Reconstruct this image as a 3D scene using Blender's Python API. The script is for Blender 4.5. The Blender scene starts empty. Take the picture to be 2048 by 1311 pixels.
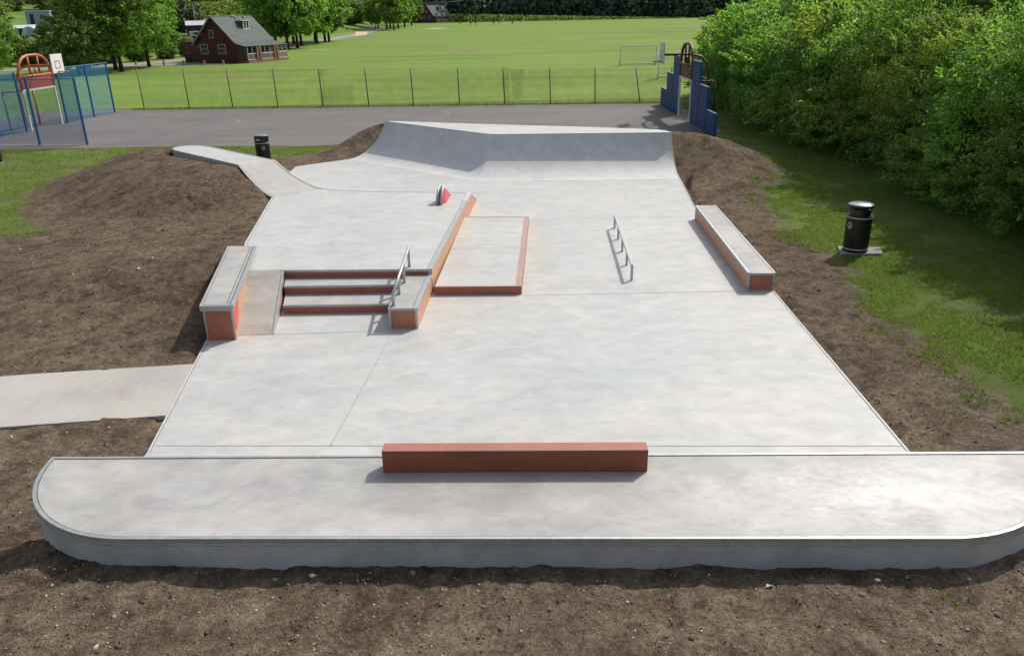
import bpy, bmesh, math, random
import numpy as np
from mathutils import Vector, Matrix
random.seed(7); rng = np.random.default_rng(7)
S = bpy.context.scene
COL = S.collection
R = math.radians

# ------------------------------------------------------------------ camera geometry (metres)
W_, H_, F_, CH = 2048., 1311., 1593., 5.5
TH = math.atan(635/F_); RO = R(1.1)
vX = Vector((1,0,0)); vU = Vector((0,math.sin(TH),math.cos(TH))); vF = Vector((0,math.cos(TH),-math.sin(TH)))
cR = vX*math.cos(RO) - vU*math.sin(RO); cU = vX*math.sin(RO) + vU*math.cos(RO)
def ray(px, py): return vF + cR*((px-1024)/F_) - cU*((py-655.5)/F_)
def at(px, py, z=0.):
    d = ray(px, py); t = (z-CH)/d.z
    return (d.x*t, d.y*t)
def at3(px, py, z): x, y = at(px, py, z); return Vector((x, y, z))

# ------------------------------------------------------------------ helpers
def tag(o, label=None, cat=None, group=None, kind=None):
    if label: o['label'] = label
    if cat: o['category'] = cat
    if group: o['group'] = group
    if kind: o['kind'] = kind
    return o
def link(name, me, mats, parent=None):
    o = bpy.data.objects.new(name, me); COL.objects.link(o)
    for m in (mats if isinstance(mats, (list, tuple)) else [mats]): me.materials.append(m)
    if parent is not None: o.parent = parent
    return o
def empty(name, loc=(0,0,0), rz=0):
    o = bpy.data.objects.new(name, None); COL.objects.link(o)
    o.location = loc; o.rotation_euler = (0,0,rz); o.empty_display_size = .2
    return o
def copy_tree(o, parent=None):
    c = o.copy(); COL.objects.link(c); c.parent = parent
    for ch in list(o.children): copy_tree(ch, c)
    return c
def bevel(o, w=.008, seg=2):
    m = o.modifiers.new('bevel', 'BEVEL'); m.width = w; m.segments = seg; m.limit_method = 'ANGLE'; m.angle_limit = R(35)
    return o
class MB:
    def __init__(s): s.v = []; s.f = []; s.m = []; s.sm = []
    def face(s, pts, mi=0, smooth=False):
        b = len(s.v); s.v += [tuple(p) for p in pts]; s.f.append(tuple(range(b, b+len(pts)))); s.m.append(mi); s.sm.append(smooth)
    def prism(s, poly, z0, z1, mi=0, mtop=None):
        """poly ccw list (x,y); z1 may be list of heights per vertex"""
        n = len(poly); b = len(s.v)
        zt = z1 if isinstance(z1, (list, tuple)) else [z1]*n
        zb = z0 if isinstance(z0, (list, tuple)) else [z0]*n
        s.v += [(p[0], p[1], zb[i]) for i, p in enumerate(poly)] + [(p[0], p[1], zt[i]) for i, p in enumerate(poly)]
        s.f.append(tuple(range(b+n-1, b-1, -1))); s.m.append(mi); s.sm.append(False)
        s.f.append(tuple(range(b+n, b+2*n))); s.m.append(mi if mtop is None else mtop); s.sm.append(False)
        for i in range(n):
            j = (i+1) % n
            s.f.append((b+i, b+j, b+n+j, b+n+i)); s.m.append(mi); s.sm.append(False)
    def box(s, c, d, rz=0, mi=0):
        cx, cy, cz = c; dx, dy, dz = d[0]/2, d[1]/2, d[2]/2
        ca, sa = math.cos(rz), math.sin(rz)
        P = [(cx+x*ca-y*sa, cy+x*sa+y*ca) for x, y in ((-dx,-dy),(dx,-dy),(dx,dy),(-dx,dy))]
        s.prism(P, cz-dz, cz+dz, mi)
    def beam(s, a, b, w, h, mi=0, up=(0,0,1)):
        a = Vector(a); b = Vector(b); t = (b-a).normalized(); u = Vector(up)
        if abs(t.dot(u)) > .98: u = Vector((0,1,0))
        sd = t.cross(u).normalized(); u = sd.cross(t).normalized()
        o = len(s.v)
        for p in (a, b):
            for i, j in ((-1,-1),(1,-1),(1,1),(-1,1)): s.v.append(tuple(p+sd*(i*w/2)+u*(j*h/2)))
        for f in ((0,3,2,1),(4,5,6,7),(0,1,5,4),(1,2,6,5),(2,3,7,6),(3,0,4,7)):
            s.f.append(tuple(o+k for k in f)); s.m.append(mi); s.sm.append(False)
    def tube(s, pts, r, n=10, mi=0, caps=True):
        pts = [Vector(p) for p in pts]; k = len(pts)
        rr = r if isinstance(r, (list, tuple)) else [r]*k
        o = len(s.v); ref = None
        for i, p in enumerate(pts):
            t = (pts[min(i+1, k-1)]-pts[max(i-1, 0)]).normalized()
            if ref is None:
                ref = Vector((0,0,1)) if abs(t.z) < .9 else Vector((1,0,0))
            a = t.cross(ref).normalized(); bb = t.cross(a).normalized(); ref = -bb if False else a.cross(t)
            for j in range(n):
                an = 2*math.pi*j/n
                s.v.append(tuple(p + a*math.cos(an)*rr[i] + bb*math.sin(an)*rr[i]))
        for i in range(k-1):
            for j in range(n):
                j2 = (j+1) % n
                s.f.append((o+i*n+j, o+(i+1)*n+j, o+(i+1)*n+j2, o+i*n+j2)); s.m.append(mi); s.sm.append(True)
        if caps:
            s.f.append(tuple(o+j for j in range(n))); s.m.append(mi); s.sm.append(False)
            s.f.append(tuple(o+(k-1)*n+j for j in range(n-1,-1,-1))); s.m.append(mi); s.sm.append(False)
    def lathe(s, c, prof, n=32, mi=0):
        o = len(s.v); k = len(prof)
        for r, z in prof:
            for j in range(n):
                a = 2*math.pi*j/n; s.v.append((c[0]+r*math.cos(a), c[1]+r*math.sin(a), c[2]+z))
        for i in range(k-1):
            for j in range(n):
                j2 = (j+1) % n
                s.f.append((o+i*n+j, o+i*n+j2, o+(i+1)*n+j2, o+(i+1)*n+j)); s.m.append(mi); s.sm.append(False)
        s.f.append(tuple(o+(k-1)*n+j for j in range(n))); s.m.append(mi); s.sm.append(False)
        s.f.append(tuple(o+j for j in range(n-1,-1,-1))); s.m.append(mi); s.sm.append(False)
    def strip(s, path, w, z, mi=0, closed=False, side=1):
        """flat ribbon along path [(x,y)] lying inward (left side if side=1) width w; z float or list"""
        n = len(path); zz = z if isinstance(z, (list, tuple)) else [z]*n
        off = offset(path, w*side, closed)
        for i in range(n if closed else n-1):
            j = (i+1) % n
            q = [(*path[i], zz[i]), (*path[j], zz[j]), (*off[j], zz[j]), (*off[i], zz[i])]
            if side < 0: q.reverse()
            s.face(q, mi)
    def build(s, name, mats, parent=None, bev=None):
        me = bpy.data.meshes.new(name); me.from_pydata(s.v, [], s.f)
        me.polygons.foreach_set('material_index', s.m); me.polygons.foreach_set('use_smooth', s.sm)
        me.update()
        o = link(name, me, mats, parent)
        if bev: bevel(o, bev)
        return o
def offset(path, d, closed=False):
    n = len(path); out = []
    for i in range(n):
        p = Vector(path[i][:2])
        a = Vector(path[(i-1) % n][:2]) if (i > 0 or closed) else None
        b = Vector(path[(i+1) % n][:2]) if (i < n-1 or closed) else None
        t1 = (p-a).normalized() if a is not None else (b-p).normalized()
        t2 = (b-p).normalized() if b is not None else t1
        n1 = Vector((-t1.y, t1.x)); n2 = Vector((-t2.y, t2.x)); m = (n1+n2).normalized()
        q = p + m*(d/max(.3, m.dot(n1)))
        out.append((q.x, q.y))
    return out
def arr_mesh(name, V, Fq, mats, parent=None, smooth=False, k=4):
    me = bpy.data.meshes.new(name)
    nv, nf = len(V), len(Fq)
    me.vertices.add(nv); me.vertices.foreach_set('co', np.ascontiguousarray(V, dtype=np.float32).ravel())
    me.loops.add(nf*k); me.loops.foreach_set('vertex_index', np.ascontiguousarray(Fq, dtype=np.int32).ravel())
    me.polygons.add(nf); me.polygons.foreach_set('loop_start', np.arange(0, nf*k, k, dtype=np.int32))
    if smooth: me.polygons.foreach_set('use_smooth', np.ones(nf, dtype=bool))
    me.update(calc_edges=True); me.validate()
    return link(name, me, mats, parent)
def ss(a, b, x):
    t = np.clip((x-a)/(b-a), 0, 1); return t*t*(3-2*t)
_tabs = [np.random.default_rng(100+i).random((256,256)) for i in range(8)]
def vnoise(x, y, k=0):
    T = _tabs[k % 8]; xi = np.floor(x).astype(int); yi = np.floor(y).astype(int)
    fx = x-xi; fy = y-yi; fx = fx*fx*(3-2*fx); fy = fy*fy*(3-2*fy)
    a = T[xi%256, yi%256]; b = T[(xi+1)%256, yi%256]; c = T[xi%256, (yi+1)%256]; d = T[(xi+1)%256, (yi+1)%256]
    return (a*(1-fx)+b*fx)*(1-fy)+(c*(1-fx)+d*fx)*fy - .5
def fbm(x, y, sc, oc=4, k=0):
    r = 0; a = 1.
    for i in range(oc):
        r = r + a*vnoise(x*sc+17.3*i, y*sc+9.1*i, k+i); sc *= 2.03; a *= .5
    return r

# ------------------------------------------------------------------ materials
class NT:
    def __init__(s, name, rough=.6, spec=.5, metal=0):
        s.m = bpy.data.materials.new(name); s.m.use_nodes = True; s.t = s.m.node_tree; s.n = s.t.nodes; s.l = s.t.links
        s.b = s.n['Principled BSDF']; s.b.inputs['Roughness'].default_value = rough
        s.b.inputs['Specular IOR Level'].default_value = spec; s.b.inputs['Metallic'].default_value = metal
        g = s.n.new('ShaderNodeNewGeometry'); s.pos = g.outputs['Position']; s.geo = g
    def set(s, inp, v):
        if isinstance(v, bpy.types.NodeSocket): s.l.new(v, inp)
        else: inp.default_value = v
    def map(s, sc=(1,1,1), rz=0):
        m = s.n.new('ShaderNodeMapping'); m.inputs['Scale'].default_value = sc; m.inputs['Rotation'].default_value = (0,0,rz)
        s.l.new(s.pos, m.inputs['Vector']); return m.outputs[0]
    def noise(s, sc, det=4, rough=.55, vec=None, dist=0):
        n = s.n.new('ShaderNodeTexNoise'); n.inputs['Scale'].default_value = sc; n.inputs['Detail'].default_value = det
        n.inputs['Roughness'].default_value = rough; n.inputs['Distortion'].default_value = dist
        s.l.new(vec if vec is not None else s.pos, n.inputs['Vector']); return n.outputs['Fac']
    def voro(s, sc, feat='F1', vec=None):
        n = s.n.new('ShaderNodeTexVoronoi'); n.feature = feat; n.inputs['Scale'].default_value = sc
        s.l.new(vec if vec is not None else s.pos, n.inputs['Vector']); return n
    def ramp(s, fac, stops):
        r = s.n.new('ShaderNodeValToRGB'); e = r.color_ramp.elements
        while len(e) > 1: e.remove(e[-1])
        e[0].position = stops[0][0]; e[0].color = (*stops[0][1], 1) if isinstance(stops[0][1], tuple) else (stops[0][1],)*3+(1,)
        for p, c in stops[1:]:
            q = e.new(p); q.color = (*c, 1) if isinstance(c, tuple) else (c, c, c, 1)
        s.l.new(fac, r.inputs[0]); return r.outputs[0]
    def mix(s, fac, a, b, mode='MIX'):
        m = s.n.new('ShaderNodeMix'); m.data_type = 'RGBA'; m.blend_type = mode
        s.set(m.inputs[0], fac)
        s.set(m.inputs[6], (*a, 1) if isinstance(a, tuple) and len(a) == 3 else a); s.set(m.inputs[7], (*b, 1) if isinstance(b, tuple) and len(b) == 3 else b)
        return m.outputs[2]
    def math(s, op, a, b=0., c=None):
        m = s.n.new('ShaderNodeMath'); m.operation = op; s.set(m.inputs[0], a); s.set(m.inputs[1], b)
        if c is not None: s.set(m.inputs[2], c)
        return m.outputs[0]
    def rng(s, v, a, b, c=0., d=1.):
        m = s.n.new('ShaderNodeMapRange'); s.set(m.inputs[0], v)
        for i, q in enumerate((a, b, c, d)): m.inputs[i+1].default_value = q
        return m.outputs[0]
    def col(s, c): s.set(s.b.inputs['Base Color'], (*c, 1) if isinstance(c, tuple) else c)
    def bump(s, h, st=.3, dist=.02):
        b = s.n.new('ShaderNodeBump'); b.inputs['Strength'].default_value = st; b.inputs['Distance'].default_value = dist
        s.l.new(h, b.inputs['Height']); s.l.new(b.outputs[0], s.b.inputs['Normal'])
def concrete(name, c1, c2, tint, tintamt=.5, rough=.5, spec=.35, dark=.82, stains_glare=()):
    n = NT(name, rough, spec)
    big = n.noise(.45, 5, .6, n.map((1, 1.6, 1)), .6)
    base = n.mix(n.rng(big, .3, .7), c1, c2)
    warm = n.noise(.8, 4, .6, n.map((1, 1.5, 1), .25), .5)
    base = n.mix(n.math('MULTIPLY', n.rng(warm, .5, .75), tintamt), base, tint)
    sw = n.noise(2.2, 6, .65, n.map((1, 1.5, 1), -.1), .5)
    base = n.mix(n.rng(sw, .35, .68, .0, 1.), base, n.mix(1., base, (dark, dark, dark*1.01), 'MULTIPLY'))
    streak = n.noise(9, 5, .7, n.map((.8, 1.4, 1), .12), .5)
    base = n.mix(n.rng(streak, .5, .74, 0, .55), base, n.mix(1., base, (.86, .86, .87), 'MULTIPLY'))
    white = n.noise(3.3, 5, .7, n.map((.8, 1.6, 1), .3), .6)
    base = n.mix(n.rng(white, .6, .78, 0, .45), base, n.mix(1., base, (1.14, 1.14, 1.13), 'MULTIPLY'))
    fine = n.noise(60, 3, .7)
    base = n.mix(.35, base, n.mix(1., base, n.ramp(fine, [(.25, .72), (.7, 1.12)]), 'MULTIPLY'))
    for (x, y, rx, ry, c, am) in stains_glare:
        vs = n.n.new('ShaderNodeVectorMath'); vs.operation = 'SUBTRACT'; n.l.new(n.pos, vs.inputs[0]); vs.inputs[1].default_value = (x,y,0)
        vm = n.n.new('ShaderNodeVectorMath'); vm.operation = 'MULTIPLY'; n.l.new(vs.outputs[0], vm.inputs[0]); vm.inputs[1].default_value = (1/rx,1/ry,0)
        vl = n.n.new('ShaderNodeVectorMath'); vl.operation = 'LENGTH'; n.l.new(vm.outputs[0], vl.inputs[0])
        d = n.math('ADD', vl.outputs['Value'], n.math('MULTIPLY', n.math('SUBTRACT', streak, .5), 1.8))
        base = n.mix(n.rng(d, .35, 1.15, am, 0), base, n.mix(1., base, c, 'MULTIPLY'))
    vs_ = n.voro(2.2); base = n.mix(n.math('MULTIPLY', n.math('LESS_THAN', vs_.outputs['Distance'], .028), n.math('GREATER_THAN', n.noise(1.3, 2), .5)), base, n.mix(1., base, (.45,.42,.38), 'MULTIPLY'))
    sc1 = n.noise(1.6, 4, .6, n.map((1, 9, 1), .5), 3.); base = n.mix(n.rng(sc1, .655, .68, 0, .35), base, n.mix(1., base, (.80,.80,.81), 'MULTIPLY'))
    sc2 = n.noise(2.4, 4, .6, n.map((8, 1, 1), .35), 3.); base = n.mix(n.rng(sc2, .67, .69, 0, .35), base, n.mix(1., base, (1.13,1.13,1.12), 'MULTIPLY'))
    n.col(base)
    n.set(n.b.inputs['Roughness'], n.rng(n.noise(1.4, 4), .3, .7, rough-.12, rough+.12))
    n.bump(n.noise(25, 4), .12, .01)
    return n.m
M = {}
M['slab'] = concrete('smooth concrete', (.545,.54,.515), (.455,.465,.458), (.56,.525,.465), .6, .52, stains_glare=((-.9,15.2,1.3,.6,(1.01,.97,.90),.5),(.75,18.6,.45,3.8,(1.03,.97,.86),.6),(-1.2,13.9,.7,1.2,(1.01,.96,.89),.5),(-.9,22.6,.7,.8,(1.02,.96,.88),.6),(-1.2,18.5,.35,3.5,(1.02,.94,.85),.6),(-5.1,13.8,1.0,.5,(1.02,.92,.82),.7),(.6,11.9,2.6,1.3,(.93,.97,1.0),.7),(2.2,13.2,1.4,2.4,(.93,.98,1.0),.7),(-3.6,11.5,1.6,1.0,(.90,.93,.97),.6),(1.2,19,.7,3,(.93,.97,1.),.6),(-3.8,20,2,1.6,(.94,.96,1.),.6)))
M['platform'] = concrete('trowelled concrete', (.495,.488,.465), (.365,.360,.345), (.47,.45,.42), .5, .52, .35, .76, stains_glare=((4.0,6.75,1.2,.55,(1.3,1.3,1.3),.9),(2.6,6.6,1.6,.5,(1.2,1.2,1.2),.7),(-2.9,7.0,1.4,.45,(.86,.86,.88),.8),(-.6,6.9,1.6,.4,(.90,.90,.90),.7)))  # first two entries brighten the right end: sun glare painted into the colour
M['rampc'] = concrete('ramp concrete', (.66,.66,.64), (.56,.56,.555), (.64,.62,.60), .4, .52, .3, .84)
M['wall'] = concrete('formed concrete wall', (.56,.54,.52), (.42,.405,.40), (.54,.49,.44), .4, .7, .2, .75)
M['tan'] = concrete('stained concrete', (.46,.43,.385), (.34,.315,.28), (.47,.41,.34), .5, .6, .25, .80)
def path_mat():
    n = NT('brushed concrete', .75, .2)
    b = n.mix(n.rng(n.noise(.7, 5), .35, .65), (.44,.42,.385), (.37,.355,.33))
    br = n.noise(30, 3, .6, n.map((1, .06, 1), R(-4)))
    b = n.mix(.6, b, n.mix(1., b, n.ramp(br, [(.3, .88), (.7, 1.06)]), 'MULTIPLY'))
    st = n.noise(1.1, 3, .6); b = n.mix(n.rng(st, .6, .72, 0, .5), b, (.38,.27,.17))
    n.col(b); n.bump(br, .4, .01); return n.m
M['path'] = path_mat()
def redc(name, c, c2, rough=.6):
    n = NT(name, rough, .3)
    b = n.mix(n.rng(n.noise(2.5, 6, .65, None, 1.), .3, .7), c, c2)
    b = n.mix(n.rng(n.noise(14, 4, .7), .5, .75, 0, .5), b, n.mix(1., b, (.75,.75,.78), 'MULTIPLY'))
    sp = n.noise(5, 5, .75, n.map((.4,1,3)), 1.5); b = n.mix(n.rng(sp, .62, .75, 0, .35), b, (.5,.4,.34))
    n.col(b); n.bump(n.noise(40, 3), .1, .005); return n.m
M['red'] = redc('terracotta concrete', (.46,.205,.125), (.38,.155,.09))
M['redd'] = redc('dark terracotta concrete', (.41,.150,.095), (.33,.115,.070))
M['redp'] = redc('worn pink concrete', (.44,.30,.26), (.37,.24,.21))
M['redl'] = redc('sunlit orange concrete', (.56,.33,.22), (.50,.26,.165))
M['paint'] = redc('bright red paint', (.62,.10,.11), (.55,.085,.10), .45)
def steel(name, c, rough=.35, metal=.8):
    n = NT(name, rough, .5, metal)
    b = n.mix(n.rng(n.noise(6, 5, .7, None, 1.), .3, .7), c, tuple(q*.72 for q in c))
    n.col(b); n.set(n.b.inputs['Roughness'], n.rng(n.noise(12, 4), .3, .7, rough-.1, rough+.15)); return n.m
M['steel'] = steel('galvanised steel', (.46,.49,.49), .48, .55)
M['groove'] = steel('dark groove', (.12,.125,.13), .8, 0)
M['joint'] = steel('saw cut joint', (.44,.44,.43), .9, 0)
M['edge'] = steel('pale slab edge', (.55,.56,.545), .6, 0)
def plain(name, c, rough=.5, metal=0, var=.75, sc=5., spec=.5):
    n = NT(name, rough, spec, metal)
    n.col(n.mix(n.rng(n.noise(sc, 5, .65, None, .6), .3, .7), c, tuple(q*var for q in c))); return n.m
M['black'] = plain('black paint', (.013,.013,.014), .28, 0, .7)
M['white'] = plain('white paint', (.75,.75,.72), .5, 0, .85)
M['whiteb'] = plain('bright band', (.55,.56,.56), .4)
M['bluepanel'] = plain('dark blue panel', (.008,.05,.20), .6, 0, .7, 1.2)
M['blue'] = plain('blue paint', (.012,.10,.30), .45, 0, .8, 2)
M['bluel'] = plain('light blue rail', (.05,.22,.42), .45)
M['orange'] = plain('orange paint', (.50,.12,.045), .45, 0, .8, 2)
M['maroon'] = plain('maroon paint', (.13,.032,.028), .5, 0, .8, 2)
M['redpanel'] = plain('red panel', (.36,.055,.04), .5, 0, .8, 2)
M['maroonpanel'] = plain('dark red panel', (.13,.02,.024), .5, 0, .8, 2)
M['greenpost'] = plain('dark green post', (.03,.05,.06), .5)
M['hoop'] = plain('hoop orange', (.5,.1,.03), .5)
M['wood'] = plain('grey weathered wood', (.24,.22,.20), .8)
M['huts'] = plain('maroon boards', (.115,.018,.028), .65, 0, .7, 1.5)
M['hutside'] = plain('purple brown boards', (.12,.05,.055), .7, 0, .75, 1.5)
M['glassd'] = plain('dark window glass', (.02,.035,.035), .15)
M['trim'] = plain('white window trim', (.42,.41,.39), .6)
M['brick'] = plain('red brick', (.36,.17,.12), .85, 0, .6, 6)
M['plinth'] = plain('dark timber', (.05,.025,.025), .8)
def roofm():
    n = NT('slate roof', .75, .3)
    b = n.mix(n.rng(n.noise(1.2, 5, .7), .35, .65), (.092,.110,.106), (.062,.078,.077))
    w = n.noise(9, 4, .7); b = n.mix(n.rng(w, .62, .74, 0, .6), b, (.22,.24,.22)); n.col(b); return n.m
M['roof'] = roofm()
M['bargeb'] = plain('pale barge board', (.30,.28,.28), .6)
M['bark'] = plain('bark', (.055,.042,.03), .9, 0, .5, 8)
M['lightroof'] = plain('pale metal roof', (.62,.66,.70), .5)
M['shedblue'] = plain('pale blue shed', (.30,.42,.55), .5)
M['binGreen'] = plain('dark green plastic', (.012,.03,.02), .45)
def netmat(name, c, alpha, sc):
    n = NT(name, .6, .3); n.col(c)
    tr = n.n.new('ShaderNodeBsdfTransparent'); mx = n.n.new('ShaderNodeMixShader')
    w = n.noise(sc, 2, .5); a = n.rng(w, .3, .7, alpha-.06, alpha+.06)
    n.l.new(a, mx.inputs[0]); n.l.new(tr.outputs[0], mx.inputs[1]); n.l.new(n.b.outputs[0], mx.inputs[2])
    n.l.new(mx.outputs[0], n.n['Material Output'].inputs['Surface']); return n.m
M['netg'] = netmat('fine dark wire netting', (.03,.05,.04), .09, 2)
M['netg2'] = netmat('doubled wire netting', (.03,.05,.04), .15, 2)
M['netw'] = netmat('white goal netting', (.6,.6,.6), .16, 3)
def bluemesh():
    """welded mesh panel: transparent between procedural wires"""
    n = NT('blue welded mesh', .5, .3); n.col((.016,.17,.33))
    tr = n.n.new('ShaderNodeBsdfTransparent'); mx = n.n.new('ShaderNodeMixShader')
    sep = n.n.new('ShaderNodeSeparateXYZ'); n.l.new(n.pos, sep.inputs[0])
    hor = n.math('ADD', sep.outputs[0], sep.outputs[1])
    fx = n.math('GREATER_THAN', n.math('SINE', n.math('MULTIPLY', hor, 2*math.pi/.055)), .1)
    fz = n.math('GREATER_THAN', n.math('SINE', n.math('MULTIPLY', sep.outputs[2], 2*math.pi/.2)), .97)
    a = n.math('MAXIMUM', n.math('MULTIPLY', fx, .72), n.math('MULTIPLY', fz, .55))
    a = n.math('MULTIPLY', n.math('MAXIMUM', a, .18), .85)
    n.l.new(a, mx.inputs[0]); n.l.new(tr.outputs[0], mx.inputs[1]); n.l.new(n.b.outputs[0], mx.inputs[2])
    n.l.new(mx.outputs[0], n.n['Material Output'].inputs['Surface']); return n.m
M['bluemesh'] = bluemesh()
def asphalt():
    n = NT('asphalt', .85, .25)
    b = n.mix(n.rng(n.noise(.25, 5, .6, n.map((.5,1.4,1)), 1.), .3, .7), (.128,.118,.115), (.168,.155,.148))
    b = n.mix(n.rng(n.noise(1.2, 5, .7, n.map((.35,1.6,1)), 1.), .52, .75, 0, .6), b, (.235,.215,.195))
    b = n.mix(n.rng(n.noise(.6, 6, .7, n.map((.3,1.2,1)), .6), .56, .7, 0, .5), b, (.095,.088,.088))
    b = n.mix(.6, b, n.mix(1., b, n.ramp(n.noise(35, 3, .8), [(.3,.7),(.7,1.2)]), 'MULTIPLY'))
    n.col(b); n.bump(n.noise(60, 3), .3, .01); return n.m
M['asphalt'] = asphalt()
M['lane'] = plain('grey lane surface', (.27,.25,.235), .9, 0, .8, .6)
M['sand'] = plain('pale sandy gravel', (.55,.42,.28), .95, 0, .8, .8)
def grassnodes(n, near=True):
    g = n.mix(n.rng(n.noise(.16, 6, .6, None, .8), .35, .65), (.140,.215,.042), (.205,.285,.064))
    y = n.noise(.9, 5, .65, None, 1.); g = n.mix(n.rng(y, .5, .72, 0, .7), g, (.21,.25,.065))
    d = n.noise(2.6, 5, .7, None, .6); g = n.mix(n.rng(d, .52, .72, 0, .65), g, (.055,.12,.02))
    return g
def ground_mat():
    n = NT('soil and grass', .95, .1)
    at_ = n.n.new('ShaderNodeAttribute'); at_.attribute_name = 'dirt'
    e = n.noise(2.2, 6, .72, None, .5)
    e2 = n.noise(14, 4, .7)
    v = n.math('ADD', at_.outputs['Fac'], n.math('MULTIPLY', n.math('SUBTRACT', e, .5), 1.25))
    v = n.math('ADD', v, n.math('MULTIPLY', n.math('SUBTRACT', e2, .5), .35))
    mask = n.rng(v, .44, .56)
    # soil
    s = n.mix(n.rng(n.noise(.7, 6, .65, None, .8), .35, .65), (.245,.187,.136), (.375,.29,.205))
    s = n.mix(n.rng(n.noise(2.6, 6, .72, None, .5), .46, .62), s, n.mix(1., s, (.56,.54,.52), 'MULTIPLY'))
    s = n.mix(n.rng(n.noise(1.1, 6, .75, None, 1.), .50, .60, 0, .8), s, n.mix(1., s, (.66,.65,.64), 'MULTIPLY'))
    s = n.mix(n.rng(n.noise(.9, 4, .6, n.map((1,1,1), 1.)), .52, .68, 0, .55), s, (.36,.28,.19))
    sepy = n.n.new('ShaderNodeSeparateXYZ'); n.l.new(n.pos, sepy.inputs[0])
    far_y = n.math('ADD', sepy.outputs[1], n.math('MULTIPLY', n.noise(.35, 3), 6.))
    s = n.mix(n.rng(far_y, 12, 19, 0, 1), s, n.mix(1., s, (.80,.78,.77), 'MULTIPLY'))  # soil turns darker with distance from the camera
    cl = n.noise(22, 5, .8, None, .6); s = n.mix(.85, s, n.mix(1., s, n.ramp(cl, [(.33,.38),(.52,.95),(.72,1.5)]), 'MULTIPLY'))
    cl2 = n.noise(75, 3, .8); s = n.mix(.7, s, n.mix(1., s, n.ramp(cl2, [(.3,.45),(.7,1.5)]), 'MULTIPLY'))
    cl3 = n.noise(7, 5, .8, None, .4); s = n.mix(.8, s, n.mix(1., s, n.ramp(cl3, [(.34,.55),(.5,.95),(.66,1.35)]), 'MULTIPLY'))
    vg = n.voro(60); s = n.mix(n.rng(vg.outputs['Distance'], .10, .22, .5, 0), s, n.mix(1., s, (2.0,1.95,1.85), 'MULTIPLY'))
    g = grassnodes(n)
    worn = n.noise(.55, 5, .7, None, .5)
    g = n.mix(n.rng(worn, .48, .62, 0, .75), g, (.20,.175,.10))
    g = n.mix(n.rng(n.noise(1.7, 5, .75, None, .4), .5, .66, 0, .6), g, (.20,.20,.085))
    f = n.noise(45, 4, .8); g = n.mix(.8, g, n.mix(1., g, n.ramp(f, [(.3,.45),(.7,1.4)]), 'MULTIPLY'))
    n.col(n.mix(mask, g, s))
    h = n.math('ADD', n.math('MULTIPLY', cl, 1.), n.math('MULTIPLY', cl2, .5))
    n.bump(h, 1.0, .08); return n.m
M['ground'] = ground_mat()
def field_mat():
    n = NT('mown grass', .95, .1)
    g = n.mix(n.rng(n.noise(.035, 6, .6, n.map((1,2.2,1)), .8), .35, .65), (.125,.200,.034), (.165,.250,.048))
    g = n.mix(n.rng(n.noise(.12, 6, .65, n.map((.4,2.2,1)), .8), .5, .75, 0, .5), g, (.21,.26,.075))
    g = n.mix(n.rng(n.noise(.5, 6, .7, n.map((.5,1.5,1)), .5), .5, .72, 0, .5), g, (.10,.19,.03))
    sep = n.n.new('ShaderNodeSeparateXYZ'); n.l.new(n.pos, sep.inputs[0])
    st = n.math('SINE', n.math('ADD', n.math('MULTIPLY', sep.outputs[1], .8), n.math('MULTIPLY', n.noise(.05, 2), 6)))
    g = n.mix(n.rng(st, -.4, .4, 0, .16), g, (.24,.33,.08))
    nz = n.noise(.9, 5, .75)
    for (x, y, rx, ry, c, am) in ((-26.6,81.2,3.4,1.6,(.22,.15,.11),.9), (-20,80,9,1.0,(.16,.17,.08),.5), (-6.3,120.6,3.6,5,(.22,.16,.11),.85), (-6.,112,11,1.6,(.09,.15,.03),.5),
                              (-31.4,193,3,8,(.22,.16,.11),.9), (-31,140.3,2.6,3,(.32,.25,.15),.9), (-25,300,4,10,(.5,.47,.36),.7), (32,205,26,3.5,(.07,.10,.03),.7), (60,232,20,3,(.08,.11,.03),.6)):
        vs = n.n.new('ShaderNodeVectorMath'); vs.operation = 'SUBTRACT'; n.l.new(n.pos, vs.inputs[0]); vs.inputs[1].default_value = (x,y,0)
        vm = n.n.new('ShaderNodeVectorMath'); vm.operation = 'MULTIPLY'; n.l.new(vs.outputs[0], vm.inputs[0]); vm.inputs[1].default_value = (1/rx,1/ry,0)
        vl = n.n.new('ShaderNodeVectorMath'); vl.operation = 'LENGTH'; n.l.new(vm.outputs[0], vl.inputs[0])
        d = n.math('ADD', vl.outputs['Value'], n.math('MULTIPLY', n.math('SUBTRACT', nz, .5), 1.6))
        g = n.mix(n.rng(d, .5, 1.1, am, 0), g, c)
    f = n.noise(6, 5, .8, n.map((.6,1.4,1))); g = n.mix(.5, g, n.mix(1., g, n.ramp(f, [(.3,.62),(.7,1.3)]), 'MULTIPLY'))
    n.col(g); n.bump(n.noise(8, 4, .8), .5, .05); return n.m
M['field'] = field_mat()
def hill_mat():
    n = NT('rough hillside grass', .95, .1)
    g = n.mix(n.rng(n.noise(.05, 6, .65, None, .8), .35, .65), (.08,.15,.03), (.16,.23,.05))
    g = n.mix(n.rng(n.noise(.25, 5, .7), .5, .65, 0, .6), g, (.05,.09,.022)); n.col(g); return n.m
M['hill'] = hill_mat()
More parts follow.
